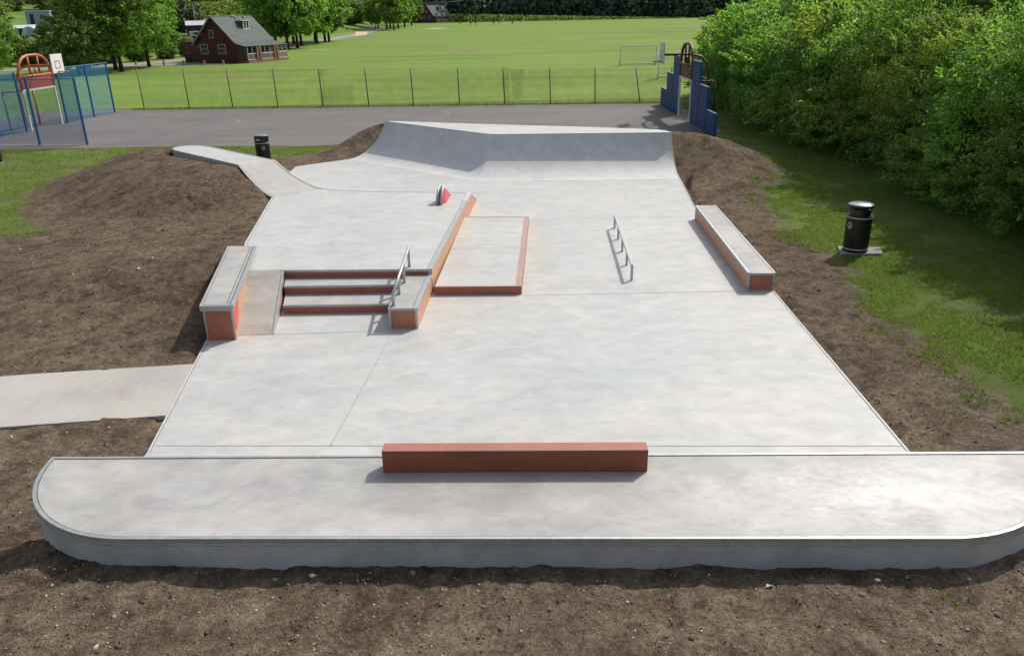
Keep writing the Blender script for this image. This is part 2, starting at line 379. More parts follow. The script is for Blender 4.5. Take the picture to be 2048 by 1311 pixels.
def leafm(name, dark, light, trans=.25, yell=None):
    n = NT(name, .55, .25)
    r = n.geo.outputs['Random Per Island']
    c = n.mix(r, dark, light)
    if yell: c = n.mix(n.rng(n.noise(.35, 3), .56, .70), c, n.mix(r, tuple(q*.7 for q in yell), yell))
    oi = n.n.new('ShaderNodeObjectInfo'); hv = n.n.new('ShaderNodeHueSaturation')
    n.l.new(c, hv.inputs['Color']); n.l.new(n.rng(oi.outputs['Random'], 0, 1, .495, .512), hv.inputs['Hue']); n.l.new(n.rng(oi.outputs['Random'], 0, 1, .82, 1.15), hv.inputs['Value'])
    c = hv.outputs[0]
    n.col(c)
    t = n.n.new('ShaderNodeBsdfTranslucent'); n.l.new(n.mix(1., c, (1.5,1.6,.7), 'MULTIPLY'), t.inputs[0])
    mx = n.n.new('ShaderNodeMixShader'); mx.inputs[0].default_value = trans
    n.l.new(n.b.outputs[0], mx.inputs[1]); n.l.new(t.outputs[0], mx.inputs[2]); n.l.new(mx.outputs[0], n.n['Material Output'].inputs['Surface'])
    return n.m
M['hedge'] = leafm('hedge leaves', (.090,.185,.058), (.320,.475,.120), .55, (.42,.47,.12))
M['tree'] = leafm('lime tree leaves', (.085,.175,.036), (.250,.375,.080), .5)
M['bushl'] = leafm('shrub leaves', (.09,.14,.04), (.22,.29,.085), .42)
M['purple'] = leafm('copper leaves', (.035,.016,.016), (.075,.04,.035), .2)
M['pale'] = leafm('silvery leaves', (.08,.11,.06), (.17,.2,.12), .25)
M['wood_far'] = leafm('distant wood leaves', (.035,.075,.055), (.070,.125,.080), .15)  # bluish distance haze is mixed into these leaf colours
M['blade'] = leafm('grass blades', (.09,.15,.025), (.22,.29,.06), .35)
def pebblem():
    n = NT('pebbles', .8, .2); n.col(n.ramp(n.geo.outputs['Random Per Island'], [(0,(.07,.05,.035)),(.45,(.14,.10,.07)),(.72,(.28,.22,.17)),(.90,(.42,.36,.29)),(1,(.62,.58,.52))])); return n.m
M['pebble'] = pebblem()

# ------------------------------------------------------------------ key outlines (world metres)
def arc(c, r, a0, a1, n=20): return [(c[0]+r*math.cos(R(a0+(a1-a0)*i/n)), c[1]+r*math.sin(R(a0+(a1-a0)*i/n))) for i in range(n+1)]
ZP, ZD, ZQ, Z2 = 1.0, .52, 1.3, 1.2
PLAT = arc((-3.6,7.68), 1.5, 180, 270) + arc((3.98,7.45), 1.5, 270, 360)     # front platform outline, ccw, back edge closes it
PLAT = PLAT[:-1] + [(5.48,7.40)]
A2, B2 = Vector((-8.37,24.83)), Vector((-7.48,25.62))
C2, D2 = Vector((-6.98,23.22)), Vector((-5.75,24.32))
T0, T1, T2 = (-5.11,33.95), (-.63,29.62), (5.90,29.25)
F0, F1, F2 = (-6.52,32.60), (-1.2,27.62), (5.90,27.30)
SLAB = [(-5.0,9.45), (5.22,9.13), (5.30,11.4), (5.44,15.5), (5.50,23.4), F2, F1, F0, (-8.3,31.2), (-8.0,25.6), (-6.9,23.2), (-6.2,18.2), (-5.60,13.5)]
DECK = [(-5.62,16.0), (-4.76,16.02), (-1.66,15.90), (-1.14,23.30), (-1.91,23.42), (-3.87,23.72), (-5.14,24.0), tuple(D2), tuple(C2), (-6.25,18.2)]

def inside(x, y, poly):
    r = np.zeros(x.shape, bool); n = len(poly)
    for i in range(n):
        x1, y1 = poly[i][:2]; x2, y2 = poly[(i+1) % n][:2]
        if y1 == y2: continue
        c = ((y1 > y) != (y2 > y)) & (x < (x2-x1)*(y-y1)/(y2-y1)+x1); r ^= c
    return r
def dist(x, y, poly, closed=True):
    d = np.full(x.shape, 1e9); n = len(poly)
    for i in range(n if closed else n-1):
        x1, y1 = poly[i][:2]; x2, y2 = poly[(i+1) % n][:2]
        dx, dy = x2-x1, y2-y1; L = dx*dx+dy*dy+1e-12
        t = np.clip(((x-x1)*dx+(y-y1)*dy)/L, 0, 1)
        d = np.minimum(d, np.hypot(x-x1-t*dx, y-y1-t*dy))
    return d
def sdist(x, y, poly):
    d = dist(x, y, poly); return np.where(inside(x, y, poly), d, -d)
DIRT = [(7.2,9.98),(7.2,11.0),(7.23,12.0),(7.23,13.2),(7.1,14.35),(7.2,16.0),(7.6,17.6),(7.25,19.2),(7.3,20.9),(8.1,24.9),(9.5,27.7),(9.8,29.6),(10.0,33),(9.6,35.6),(8,37.4),(0,37.2),(-6.7,37),
        (-7.1,36.2),(-8.5,34.3),(-10,33.0),(-13,33.6),(-16.6,32.0),(-16.9,29.4),(-16.2,26.4),(-15.3,24.5),(-14.2,23.1),(-12.9,21.7),(-14.05,21.3),(-45,20),(-45,-6),(30,-6),(18,4),(9,7.5)]
COURT = [(-30,37.0),(-23,36.75),(-15,36.9),(-9.3,36.2),(-4,36.9),(3,37.4),(10.1,38.0),(10.3,50.2),(5,51.0),(-10,51.9),(-23.5,52.6),(-30,53)]
PATHP = [(-30,8.8),(-12,9.95),(-7.49,10.25),(-5.16,10.52),(-5.42,12.38),(-8.0,12.1),(-8.9,11.95),(-12,11.2),(-30,9.9+.2)]
def smin0(d, w): return ss(0, w, d)
def ground_h(x, y):
    z = np.zeros(x.shape)
    # earth a touch below the slab on the left front and right
    z -= .22*ss(-4.5,-5.2,x)*ss(17,14.5,y)*ss(5.,7.,y)
    z -= .05*ss(4.5,5.2,x)*ss(26,24,y)
    # bank in front of the platform
    e = (.70*ss(8.3,6.6,y)*(1-.35*ss(5.6,2.5,y))) * ss(-7.6,-4.5,x)*ss(9.5,6.0,x)
    e *= 1 + .10*fbm(x, y, .5, 3, 2)
    z += e
    # earth level with the deck, falling away to the left
    dd = dist(x, y, [(-5.7,16.5),(-6.25,18.2),(-6.98,23.22)], False)
    z += (.47+.13*0)*ss(7.5,0.2,dd)*ss(14.2,17.6,y)*ss(27,23,y)*(x < -3)
    # mound under the diagonal platform
    c = Vector((-12.3,28.6))
    dm = dist(x, y, [(-8.8,25.3),(-11.0,27.4),tuple(c)], False)
    hm = 1.10 + .10*ss(0,1,0*dm)
    m = hm*(.5+.5*np.cos(np.clip(dm-.45,0,4.3)/4.3*math.pi))**.9
    z = np.maximum(z, z*.35+m) if True else z+m
    # mound behind and beside the quarter pipe
    dq = dist(x, y, [(-4.9,34.3),(-2.3,33.0),(1,31.6),(5.3,30.0),(6.3,29.6)], False)
    wq = np.where(x > 5, 4.4, 3.0)
    q = 1.17*(.5+.5*np.cos(np.clip(dq-.35,0,wq)/wq*math.pi))
    z = np.maximum(z, q)
    return z
_pr, _run = [], 2.0
for _i in range(9):
    _rr = (4+ZQ*ZQ)/(2*ZQ); _ph = math.asin(_run/_rr)*_i/8; _pr.append((_rr*math.sin(_ph)/_run, _rr*(1-math.cos(_ph))))
def _l3(a, b, za, zb, sl_=2.2): return (a[0],a[1],za,b[0],b[1],zb,sl_)
CAPS = []
for _i in range(8):
    (f0,z0),(f1,z1) = _pr[_i], _pr[_i+1]
    for a, b in ((F2,T2),(F0,T0)):
        p0 = (a[0]+(b[0]-a[0])*f0, a[1]+(b[1]-a[1])*f0); p1 = (a[0]+(b[0]-a[0])*f1, a[1]+(b[1]-a[1])*f1); CAPS.append(_l3(p0,p1,z0,z1,.55))
for _i in range(6):
    t0, t1 = _i/6, (_i+1)/6; za = ZD+(Z2-ZD)*(1-t0)**1.7; zb = ZD+(Z2-ZD)*(1-t1)**1.7
    CAPS.append(_l3(tuple(A2.lerp(C2,t0)),tuple(A2.lerp(C2,t1)),za-.03,zb-.01)); CAPS.append(_l3(tuple(B2.lerp(D2,t0)),tuple(B2.lerp(D2,t1)),za-.25,zb-.25))
CAPS += [_l3((-12.2,28.2),tuple(A2),Z2-.10,Z2-.07), _l3((-11.6,29.4),tuple(B2),Z2-.12,Z2-.3), _l3((-12.2,28.2),(-12.3,29.2),Z2-.1,Z2-.1), _l3((-6.98,23.22),(-6.25,18.2),ZD-.02,ZD-.02), _l3((-6.25,18.2),(-5.75,16.3),ZD-.02,ZD-.05),
         _l3(F0,(-8.3,31.2),.0,.0), _l3((-8.3,31.2),(-8.0,26.2),0.,0.), _l3((5.22,9.13),(5.44,15.5),-.01,-.01), _l3((5.44,15.5),(5.5,23.4),-.01,-.01), _l3((5.5,23.4),F2,-.01,-.01), _l3((-5.0,9.45),(-5.6,13.5),-.02,-.02),
         _l3((-5.6,13.5),(-5.9,15.5),-.02,.12), _l3((-5.9,15.5),(-6.3,17.4),.12,.42),
         _l3((-5.1,7.7),(-5.0,9.45),.45,.02), _l3((5.48,7.4),(5.22,9.13),.45,.02)]
for a, b in zip(PLAT[:-1], PLAT[1:]): CAPS.append(_l3(a,b,.80,.80))
for a, b in zip([(5.1,30.28),(2.57,31.32),(.35,32.07),(-2.35,33.07)],[(2.57,31.32),(.35,32.07),(-2.35,33.07),(-5.0,34.1)]): CAPS.append(_l3(a,b,ZQ-.08,ZQ-.08))
def cap_h(x, y):
    """height the earth may reach beside each concrete edge"""
    cap = np.full(x.shape, 9.)
    for x1,y1,z1,x2,y2,z2,sl_ in CAPS:
        dx, dy = x2-x1, y2-y1; t = np.clip(((x-x1)*dx+(y-y1)*dy)/(dx*dx+dy*dy+1e-9),0,1)
        d = np.hypot(x-x1-t*dx, y-y1-t*dy); cap = np.minimum(cap, z1+(z2-z1)*t-.035+sl_*np.maximum(0,d-.12))
    return cap
def surf_h(x, y):
    z = ground_h(x, y)
    sd = sdist(x, y, DIRT)
    cd = sdist(x, y, COURT)
    cn = ss(.3,-.5,cd)*ss(0,-.0001,-1*np.ones(x.shape))
    soil = ss(-.4,.5,sd)
    amp = soil*.036 + (1-soil)*.012
    edge = ss(0,2.0,np.minimum(np.minimum(x+30,18-x),np.minimum(y-1.5,54-y)))
    nz = (fbm(x, y, 1.1, 3, 1)*1.0 + fbm(x, y, 4.5, 3, 3)*.75 + fbm(x, y, 15, 3, 5)*.55)*amp*1.15
    lump = np.maximum(0, fbm(x, y, 9, 3, 4)-.12)*soil*.05
    z = z + (nz+lump)*cn*edge
    z = np.where(cd > -.2, np.minimum(z, -.01), z)
    z = np.minimum(z, cap_h(x, y))
    return z, sd, cd
FOOT = [(SLAB, .06), ([(-6.9,31.2),(-6.0,30.6),(-1.2,25.5),(5.68,25.5),(5.86,27.3),(5.86,29.2),(5.4,29.9),(4,30.6),(.35,31.7),(-2.35,32.8),(-5.0,33.9),T0,F0], .03), ([(-8.2,30.0),(-8.0,25.6),(-7.2,24.8),(-6.8,23.6),(-5,22),(-4,26),(-6.2,31)], .04), ([(-5.0,7.3),(5.22,7.2),(5.22,9.6),(-5.0,9.9)], .06), (PLAT, .12), (DECK, .10), ([tuple(A2), tuple(C2), tuple(D2), tuple(B2)], .08), ([(-12.2,28.1),tuple(A2),tuple(B2),(-11.5,29.5)], .10),
        ([F0, F1, F2, T2, (5.1,30.2), (2.57,31.25), (.35,32.0), (-2.35,33.0), T0], .04), ([(-5.60,13.5),(-5.0,13.5),(-5.75,17.3),(-6.3,17.35)], .08)]
def build_ground():
    xs = np.concatenate([np.arange(-30,-10,.16), np.arange(-10,9,.055), np.arange(9,18.01,.12)])
    ys = np.concatenate([np.arange(1.5,3.6,.1), np.arange(3.6,7.4,.03), np.arange(7.4,24,.065), np.arange(24,38,.10), np.arange(38,54.01,.3)])
    X, Y = np.meshgrid(xs, ys); Z, sd, cd = surf_h(X, Y)
    for poly, inn in FOOT:
        s = sdist(X, Y, poly); Z = np.where(s > inn, np.minimum(Z, -.30), Z)
    s = sdist(X, Y, PATHP); Z = np.where(s > .05, np.minimum(Z, -.06), Z)
    ny, nx = X.shape
    V = np.stack([X.ravel(), Y.ravel(), Z.ravel()], 1)
    i = np.arange(ny-1)[:,None]*nx + np.arange(nx-1)[None,:]; i = i.ravel()
    Fq = np.stack([i, i+1, i+1+nx, i+nx], 1)
    o = arr_mesh('ground', V, Fq, M['ground'], smooth=True)
    a = o.data.attributes.new('dirt', 'FLOAT', 'POINT'); a.data.foreach_set('value', np.clip(.5+sd.ravel()/2.2, 0, 1).astype(np.float32))
    tag(o, kind='structure'); return o
build_ground()

# ------------------------------------------------------------------ far ground, hill, court, lanes
def hill_h(x, y):
    s = np.maximum(0, -50-x); t = np.maximum(0, y-112)
    z = s*(.055+.0005*np.minimum(t,240))*ss(0,45,t)
    return np.minimum(z, 16+s*.01)
def hill_z(x, y): return float(hill_h(np.array([x*1.]), np.array([y*1.]))[0])
def hit(px, py):
    """first point where the line of sight through a photo pixel meets the far terrain"""
    d = ray(px, py); t = 60.
    while t < 1500:
        x, y, z = d.x*t, d.y*t, CH+d.z*t
        if z < hill_z(x, y): return x, y, hill_z(x, y)
        t += .5
    return d.x*t, d.y*t, 0
m = MB()
for x0,x1,y0,y1 in ((-400,400,53.6,900),(-400,400,-150,1.8),(-400,-29.7,1.8,53.6),(17.7,400,1.8,53.6)): m.face([(x0,y0,-.035),(x1,y0,-.035),(x1,y1,-.035),(x0,y1,-.035)])
tag(m.build('field', M['field']), kind='structure')
xs = np.arange(-420,-45,5.); ys = np.arange(105,900,7.); X, Y = np.meshgrid(xs, ys); Z = hill_h(X, Y) - .06 + ss(0,30,np.maximum(0,Y-115)*ss(-50,-58,X))*.06
ny, nx = X.shape; i = (np.arange(ny-1)[:,None]*nx+np.arange(nx-1)[None,:]).ravel()
tag(arr_mesh('hill', np.stack([X.ravel(),Y.ravel(),Z.ravel()],1), np.stack([i,i+1,i+1+nx,i+nx],1), M['hill'], smooth=True), kind='structure')
m = MB(); m.face([(x,y,.006) for x, y in COURT])
for (cx, cy, r) in ((-5.6,47.5,2.2),(-16.5,45.3,1.6)):
    pts = arc((cx,cy), r, -60, 95, 24); m.strip(pts, .06, .011, 1)
m.strip([(-24,38.6),(8.5,39.4)], .06, .0105, 1)
wl = plain('worn white line', (.29,.28,.27), .9, 0, .7, 3)
tag(m.build('sports_court', [M['asphalt'], wl]), kind='structure')
def ribbon(name, pts, w, z, mat):
    m = MB(); L = offset(pts, w/2); Rr = offset(pts, -w/2)
    for i in range(len(pts)-1):
        m.face([(*Rr[i], z), (*Rr[i+1], z), (*L[i+1], z), (*L[i], z)])
    return tag(m.build(name, mat), kind='structure')
ribbon('lane', [(-90,94),(-60,98),(-50,103),(-44.5,110),(-42.2,124),(-41,150),(-40.8,190),(-41.2,235),(-44,275),(-50,350),(-54,460)], 4.6, -.012, M['lane'])
ribbon('forecourt', [(-52,99.8),(-44,103.5),(-34.5,102.9)], 2.6, -.005, M['lane'])
m = MB(); m.face([(*at(709,72),-.008),(*at(733,70),-.008),(*at(736,63.5),-.008),(*at(712,63.5),-.008)]); tag(m.build('gravel_apron', M['sand']), kind='structure')
m = MB(); m.prism(PATHP, -.2, .02)
tag(m.build('path', [M['path'], M['edge']]), kind='structure')

# ------------------------------------------------------------------ skatepark floor
m = MB(); m.prism(SLAB, -.28, 0.)
def line(a, b, w=.014, z=.004, mi=2):
    a = Vector(a); b = Vector(b); t = (b-a).normalized(); nn = Vector((-t.y,t.x))*w/2
    m.face([(*(a-nn),z),(*(b-nn),z),(*(b+nn),z),(*(a+nn),z)], mi)
re = [(5.22,9.15),(5.30,11.4),(5.44,15.45),(5.50,23.4),(5.88,27.28)]
m.strip(re, .03, .004, 1); m.strip(offset(re, .03), .012, .0042, 3)
le = [(-5.58,13.4),(-5.0,9.5)]
m.strip(le, .03, .004, 1); m.strip(offset(le, .03), .010, .0042, 3)
line((-4.95,9.66),(5.20,9.27),.016); line((-2.52,9.56),(-2.25,13.10),.03); line((-2.25,13.1),(-2.2,13.9),.014)
line((-5.0,13.68),(-2.3,13.78),.014); line((.25,15.60),(5.42,15.62),.012); line((.6,22.1),(5.45,22.05),.012); line((-1.2,27.60),(5.85,27.28),.010)
line((-1.05,24.9),(-.3,27.6),.012)
fl = m.build('pavement', [M['slab'], M['edge'], M['joint'], M['groove']])
tag(fl, kind='structure')

# generic steel edge: square bar running round an edge, a few mm proud, dark groove inside it
def coping(name, path, z, parent, w=.045, h=.055, closed=False, out=.008, up=.006, side=1, groove=True, mat=None):
    n = len(path); zz = list(z) if isinstance(z, (list, tuple)) else [z]*n
    o1 = offset(path, -out*side, closed); i1 = offset(path, (w-out)*side, closed); i2 = offset(path, (w-out+.012)*side, closed)
    m = MB()
    for i in range(n if closed else n-1):
        j = (i+1) % n
        P = lambda q, k, dz: (*q[k], zz[k]+dz)
        q = [[P(o1,i,up), P(o1,j,up), P(i1,j,up), P(i1,i,up)], [P(o1,i,up-h), P(o1,j,up-h), P(o1,j,up), P(o1,i,up)], [P(i1,i,up-h), P(i1,i,up), P(i1,j,up), P(i1,j,up-h)]]
        if groove: q.append([P(i1,i,.003), P(i1,j,.003), P(i2,j,.003), P(i2,i,.003)])
        for k, f in enumerate(q):
            if side < 0: f.reverse()
            m.face(f, 1 if k == 3 else 0)
    if not closed:
        for k in (0, n-1):
            m.face([(*o1[k], zz[k]+up), (*i1[k], zz[k]+up), (*i1[k], zz[k]+up-h), (*o1[k], zz[k]+up-h)])
    return m.build(name, [mat or M['steel'], M['groove']], parent)

# ------------------------------------------------------------------ front platform
plat = empty('raised_platform', (0,6.8,0))
def loc(parent, o): o.location = -Vector(parent.location); return o
def build_in(parent, mb, name, mats, bev=None):
    o = mb.build(name, mats, parent, bev); o.location = tuple(-c for c in parent.location); return o
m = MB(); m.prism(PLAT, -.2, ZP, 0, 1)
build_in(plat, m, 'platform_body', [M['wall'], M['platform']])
o = coping('steel_coping', PLAT, ZP, plat, .036, .045, True, .010, .008); loc(plat, o)
rim = offset(PLAT, -.004, True)
m = MB()                                                     # hairline pour mark under the coping, with little drips
pts = []
fr = [p for p in PLAT if True]
for i in range(len(fr)-1):
    a, b = Vector(fr[i]), Vector(fr[i+1]); L = (b-a).length; k = max(1, int(L/.022))
    for j in range(k): pts.append(a.lerp(b, j/k))
zs = [ZP-.078+.003*math.sin(i*.31)+random.uniform(-.0015,.0015) for i in range(len(pts))]
i = 6
while i < len(pts)-3:
    dz = random.uniform(.015,.05)
    zs[i] -= dz; zs[i+1] -= dz*random.uniform(.6,1.)
    i += random.choice((9,14,22,35,48))
pp = offset([tuple(p) for p in pts], -.003)
for i in range(len(pp)-1):
    m.face([(*pp[i], zs[i]-.002), (*pp[i+1], zs[i+1]-.002), (*pp[i+1], zs[i+1]+.002), (*pp[i], zs[i]+.002)])
build_in(plat, m, 'pour_line', plain('pour stain', (.27,.26,.26), .8))
m = MB()                                                     # curved transition dropping from the platform to the floor
prof = []
run, rr = 1.75, (1.75**2+ZP**2)/(2*ZP)
for i in range(13):
    ph = math.asin(run/rr)*i/12; prof.append((rr*math.sin(ph), rr*(1-math.cos(ph))))
def tl(x, r):                # y on the floor side for run distance r from the foot line
    f = (x+5)/10.2; yf = 9.45*(1-f)+9.13*f; yt = 7.66*(1-f)+7.42*f
    return yf+(yt-yf)*(r/run)
for i in range(12):
    (r0,z0),(r1,z1) = prof[i], prof[i+1]
    m.face([(-5.0,tl(-5,r0),z0),(5.22,tl(5.22,r0),z0),(5.22,tl(5.22,r1),z1),(-5.0,tl(-5,r1),z1)][::-1], 0, True)
    for x in (-5.0,5.22):
        q = [(x,tl(x,r0),-.2),(x,tl(x,r1),-.2),(x,tl(x,r1),z1),(x,tl(x,r0),z0)]; m.face(q if x < 0 else q[::-1], 1)
build_in(plat, m, 'transition', [M['slab'], M['wall']])
tag(plat, 'long grey concrete platform with rounded ends and steel rim across the foreground', 'skate platform')

blk = empty('grind_block', (0,7.3,ZP))
m = MB(); P = [(-1.385,7.245),(1.385,7.165),(1.39,7.34),(-1.38,7.42)]
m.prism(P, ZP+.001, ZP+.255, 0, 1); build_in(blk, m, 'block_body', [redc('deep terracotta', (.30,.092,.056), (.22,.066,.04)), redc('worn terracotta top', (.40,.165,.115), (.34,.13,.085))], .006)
o = coping('steel_edge', P[:2], ZP+.255, blk, .012, .012, False, .003, .003, groove=False, mat=M['groove']); loc(blk, o)
tag(blk, 'long narrow terracotta red block standing on the near grey platform', 'grind block')

# ------------------------------------------------------------------ deck with painted side
deck = empty('raised_deck', (-4,20,0))
m = MB(); m.prism(DECK, -.25, ZD, 0, 1)
HR = lambda t: Vector((-1.66,15.90)).lerp(Vector((-1.14,23.30)), t)
m.face([(*DECK[3],ZD),(-1.03,24.7,.003),(-1.85,24.8,.003),(*DECK[4],ZD)], 1)      # back bank
m.face([(*DECK[4],ZD),(-1.85,24.8,.003),(-3.8,25.1,.003),(*DECK[5],ZD)], 1)
m.face([(*DECK[5],ZD),(-3.8,25.1,.003),(-5.0,25.5,.003),(*DECK[6],ZD)], 1)
m.face([(*DECK[6],ZD),(-5.0,25.5,.003),(-6.0,26.2,.003),(*DECK[7],ZD)], 1)
m.strip([(-2.1,22.15),(-1.35,22.1)], .012, ZD+.003, 2); m.strip([(-3.3,16.95),(-3.1,16.95)], .01, ZD+.003, 2)
build_in(deck, m, 'deck_body', [M['wall'], M['slab'], M['joint']])
m = MB(); a, b = HR(0), HR(1); e = .006
m.face([(a.x+e,a.y,-.02),(b.x+e,b.y,-.02),(b.x+e,b.y,ZD-.05),(a.x+e,a.y,ZD-.05)]); m.face([(b.x+e,b.y,-.02),(-1.03+e,24.7,-.02),(-1.03+e,24.7,.01),(b.x+e,b.y,ZD-.05)])
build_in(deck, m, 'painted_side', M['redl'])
o = coping('steel_coping', [tuple(HR(0)), tuple(HR(.84))], ZD, deck, .10, .06, False, .012, .006); loc(deck, o)
o = coping('end_coping', [tuple(HR(.845)), tuple(HR(1)), (-1.03,24.7)], [ZD, ZD, .03], deck, .14, .06, False, .012, .008, mat=M['edge']); loc(deck, o)
o = coping('back_edge', [DECK[3], DECK[4], DECK[5], DECK[6], DECK[7]], ZD, deck, .03, .03, False, .004, .004); loc(deck, o)
o = coping('left_edge', [DECK[8], DECK[9], (-5.75,16.3)], ZD, deck, .05, .06, False, .004, .006, mat=M['edge']); loc(deck, o)
tag(deck, 'wide raised pale concrete deck above the three steps', 'skate deck')

# roll-in and diagonal platform
roll = empty('roll_in', (-8,25.5,0))
m = MB(); n = 14; rows = []
for i in range(n+1):
    t = i/n; z = ZD + (Z2-ZD)*(1-t)**1.7 + .003
    rows.append((A2.lerp(C2, t), B2.lerp(D2, t), z))
for i in range(n):
    (a0,b0,z0),(a1,b1,z1) = rows[i], rows[i+1]
    m.face([(*a0,z0),(*a1,z1),(*b1,z1),(*b0,z0)], 1, True)
    m.face([(*a0,-.2),(*a1,-.2),(*a1,z1),(*a0,z0)]); m.face([(*b1,-.2),(*b0,-.2),(*b0,z0),(*b1,z1)])
build_in(roll, m, 'roll_surface', [M['wall'], concrete('pale tan concrete', (.50,.48,.45), (.44,.43,.41), (.50,.44,.36), .5, .5)])
for nm, k, sd in (('left_coping',0,1), ('right_coping',1,-1)):
    o = coping(nm, [tuple(r[k]) for r in rows], [r[2] for r in rows], roll, .045, .05, False, .008, .008, side=sd); loc(roll, o)
ax = (Vector((-12.05,28.45))-A2).normalized()
E0 = A2 + ax*5.05; wd = (B2-A2)
P2 = [tuple(A2+ax*.004), tuple(B2+ax*.004), tuple(B2+ax*4.5)]
cc = A2+wd*.5+ax*4.35; u = wd.normalized(); rad = wd.length/2
P2 = [tuple(A2+ax*.004), tuple(B2+ax*.004)] + [tuple(cc+u*rad*math.cos(a)+ax*.95*math.sin(a)) for a in [math.pi*k/14 for k in range(15)]]
P2[-1] = tuple(Vector(P2[-1]))
m = MB(); m.prism(P2, -.1, Z2, 0, 1); build_in(roll, m, 'upper_platform', [M['wall'], M['slab']], None)
o = coping('rim_coping', P2[1:]+[P2[0]], Z2, roll, .04, .05, False, .006, .006); loc(roll, o)
tag(roll, 'narrow diagonal concrete platform and curved roll-in on the earth mound', 'roll-in ramp')

# ------------------------------------------------------------------ steps
st = empty('stair_set', (-3.5,15.2,0))
def lx(y): return -4.50 - (y-14.75)*.20       # left end of the flight
def rx(y): return -2.42 - (y-14.75)*.04
for (y0, y1, zt, xr, nm) in ((14.76,15.42,.18,rx,'step'), (15.42,16.04,.355,rx,'step')):
    m = MB(); m.prism([(lx(y0),y0+.03),(-2.30,y0),(-2.25,y1+.05),(lx(y1),y1+.05)], -.05, zt, 0, 1)
    s_ = build_in(st, m, nm, [M['redd'], M['platform']])
    m = MB(); m.beam((lx(y0)-.01,y0+.026,zt-.018),(-2.31,y0-.004,zt-.018), .03, .045); q = m.build('nosing', M['steel'], s_)
m = MB(); m.face([(-4.77,16.015,.34),(-1.70,15.894,.34),(-1.70,15.894,ZD-.04),(-4.77,16.015,ZD-.04)]); build_in(st, m, 'top_riser', M['redd'])
m = MB(); m.beam((-4.80,16.0,ZD-.018),(-1.68,15.885,ZD-.018), .035, .05); m.beam((-1.70,15.88,.37),(-1.70,15.88,ZD-.04), .05, .02); build_in(st, m, 'top_nosing', M['steel'])
tag(st, 'three shallow steps with terracotta risers and steel nosings', 'steps')

# hub ledge at the foot of the steps
hb = empty('hub_ledge', (-2,14.8,0))
P = [(-2.295,13.90),(-1.755,13.885),(-1.665,15.88),(-2.235,15.95)]
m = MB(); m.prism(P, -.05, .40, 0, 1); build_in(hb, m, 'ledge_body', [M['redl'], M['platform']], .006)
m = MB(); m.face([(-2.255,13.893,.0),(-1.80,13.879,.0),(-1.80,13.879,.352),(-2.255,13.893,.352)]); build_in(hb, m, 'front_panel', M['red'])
m = MB(); m.beam((-2.272,13.888,0),(-2.272,13.888,.40),.045,.03); m.beam((-1.775,13.875,0),(-1.775,13.875,.40),.045,.03); m.beam((-2.295,13.884,.385),(-1.755,13.871,.385),.03,.045); build_in(hb, m, 'steel_frame', M['steel'])
o = coping('side_coping', P[1:3], .40, hb, .09, .05, False, .012, .006); loc(hb, o)
o = coping('left_coping', P[:1]+[(-2.25,15.4)], .40, hb, .035, .05, False, .006, .005, side=-1); loc(hb, o)
tag(hb, 'low concrete ledge with terracotta end panel at the foot of the handrail', 'skate ledge')

# handrail down the steps
hr = empty('handrail', (-2.3,15.2,0))
p1 = at3(818.8,533.3,ZD); p4 = at3(787.5,611,.40); p2 = at3(809,567,.38); p3 = at3(798.5,588,.40)
top1 = Vector((p1.x,p1.y,ZD+.40)); top4 = Vector((p4.x,p4.y,.40+.235))
m = MB(); d = (top1-top4).normalized(); m.tube([top4-d*.01, top1+d*.05], .03, 14); build_in(hr, m, 'top_bar', M['steel'])
for p in (p1,p2,p3,p4):
    t = (p.y-top4.y)/(top1.y-top4.y); zt = top4.z+(top1.z-top4.z)*t
    q = empty('tmp') if False else None
    m = MB(); m.beam((p.x,p.y,p.z-.01),(p.x,p.y,zt-.01),.055,.05); build_in(hr, m, 'post', M['steel'])
tag(hr, 'sloping round steel handrail over the steps', 'handrail')

# bank between ledge and steps
bk = empty('bank_ramp', (-4.9,14.8,0))
m = MB(); q = [(-5.20,13.66,.005),(-4.42,13.74,.005),(-4.765,16.01,ZD+.002),(-5.62,16.0,ZD+.002)]
m.face(q); m.face([(-4.42,13.74,-.05),(-4.765,16.01,-.05),(-4.765,16.01,ZD),(-4.42,13.74,.005)],1)
build_in(bk, m, 'ramp_surface', [M['tan'], M['redp']])
o = coping('steel_edge', [(-4.42,13.74),(-4.765,16.01)], [.005,ZD], bk, .035, .05, False, .004, .006); loc(bk, o)
m = MB(); m.strip([(-4.78,16.05),(-5.55,16.05)], .012, ZD+.004); build_in(bk, m, 'top_joint', M['joint'])
tag(bk, 'small stained tan bank beside the steps and tall ledge', 'bank ramp')

# tall ledge on the left
lg = empty('tall_ledge', (-5.6,15.4,0)); ZL = .68
BP = [(-5.56,13.48),(-5.04,13.50),(-5.76,17.30),(-6.32,17.34)]
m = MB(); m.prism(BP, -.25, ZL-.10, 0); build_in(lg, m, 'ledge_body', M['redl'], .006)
TP = [(-5.56,13.40),(-4.92,13.37),(-5.70,17.40),(-6.38,17.45)]
TP = [(-5.60,13.44),(-5.00,13.43),(-5.72,17.36),(-6.38,17.42)]
m = MB(); m.prism(TP, ZL-.105, ZL, 0, 1); build_in(lg, m, 'top_slab', [M['steel'], M['platform']], .006)
m = MB(); i1 = offset(TP, .055, True); 
for i in range(4):
    j = (i+1) % 4; a, b = Vector(i1[i]), Vector(i1[j]); t = (b-a).normalized(); nn = Vector((-t.y,t.x))*.006
    m.face([(*(a-nn),ZL+.003),(*(b-nn),ZL+.003),(*(b+nn),ZL+.003),(*(a+nn),ZL+.003)])
a, b = Vector(offset(TP,.11,True)[1]), Vector(offset(TP,.11,True)[2]); t = (b-a).normalized(); nn = Vector((-t.y,t.x))*.008
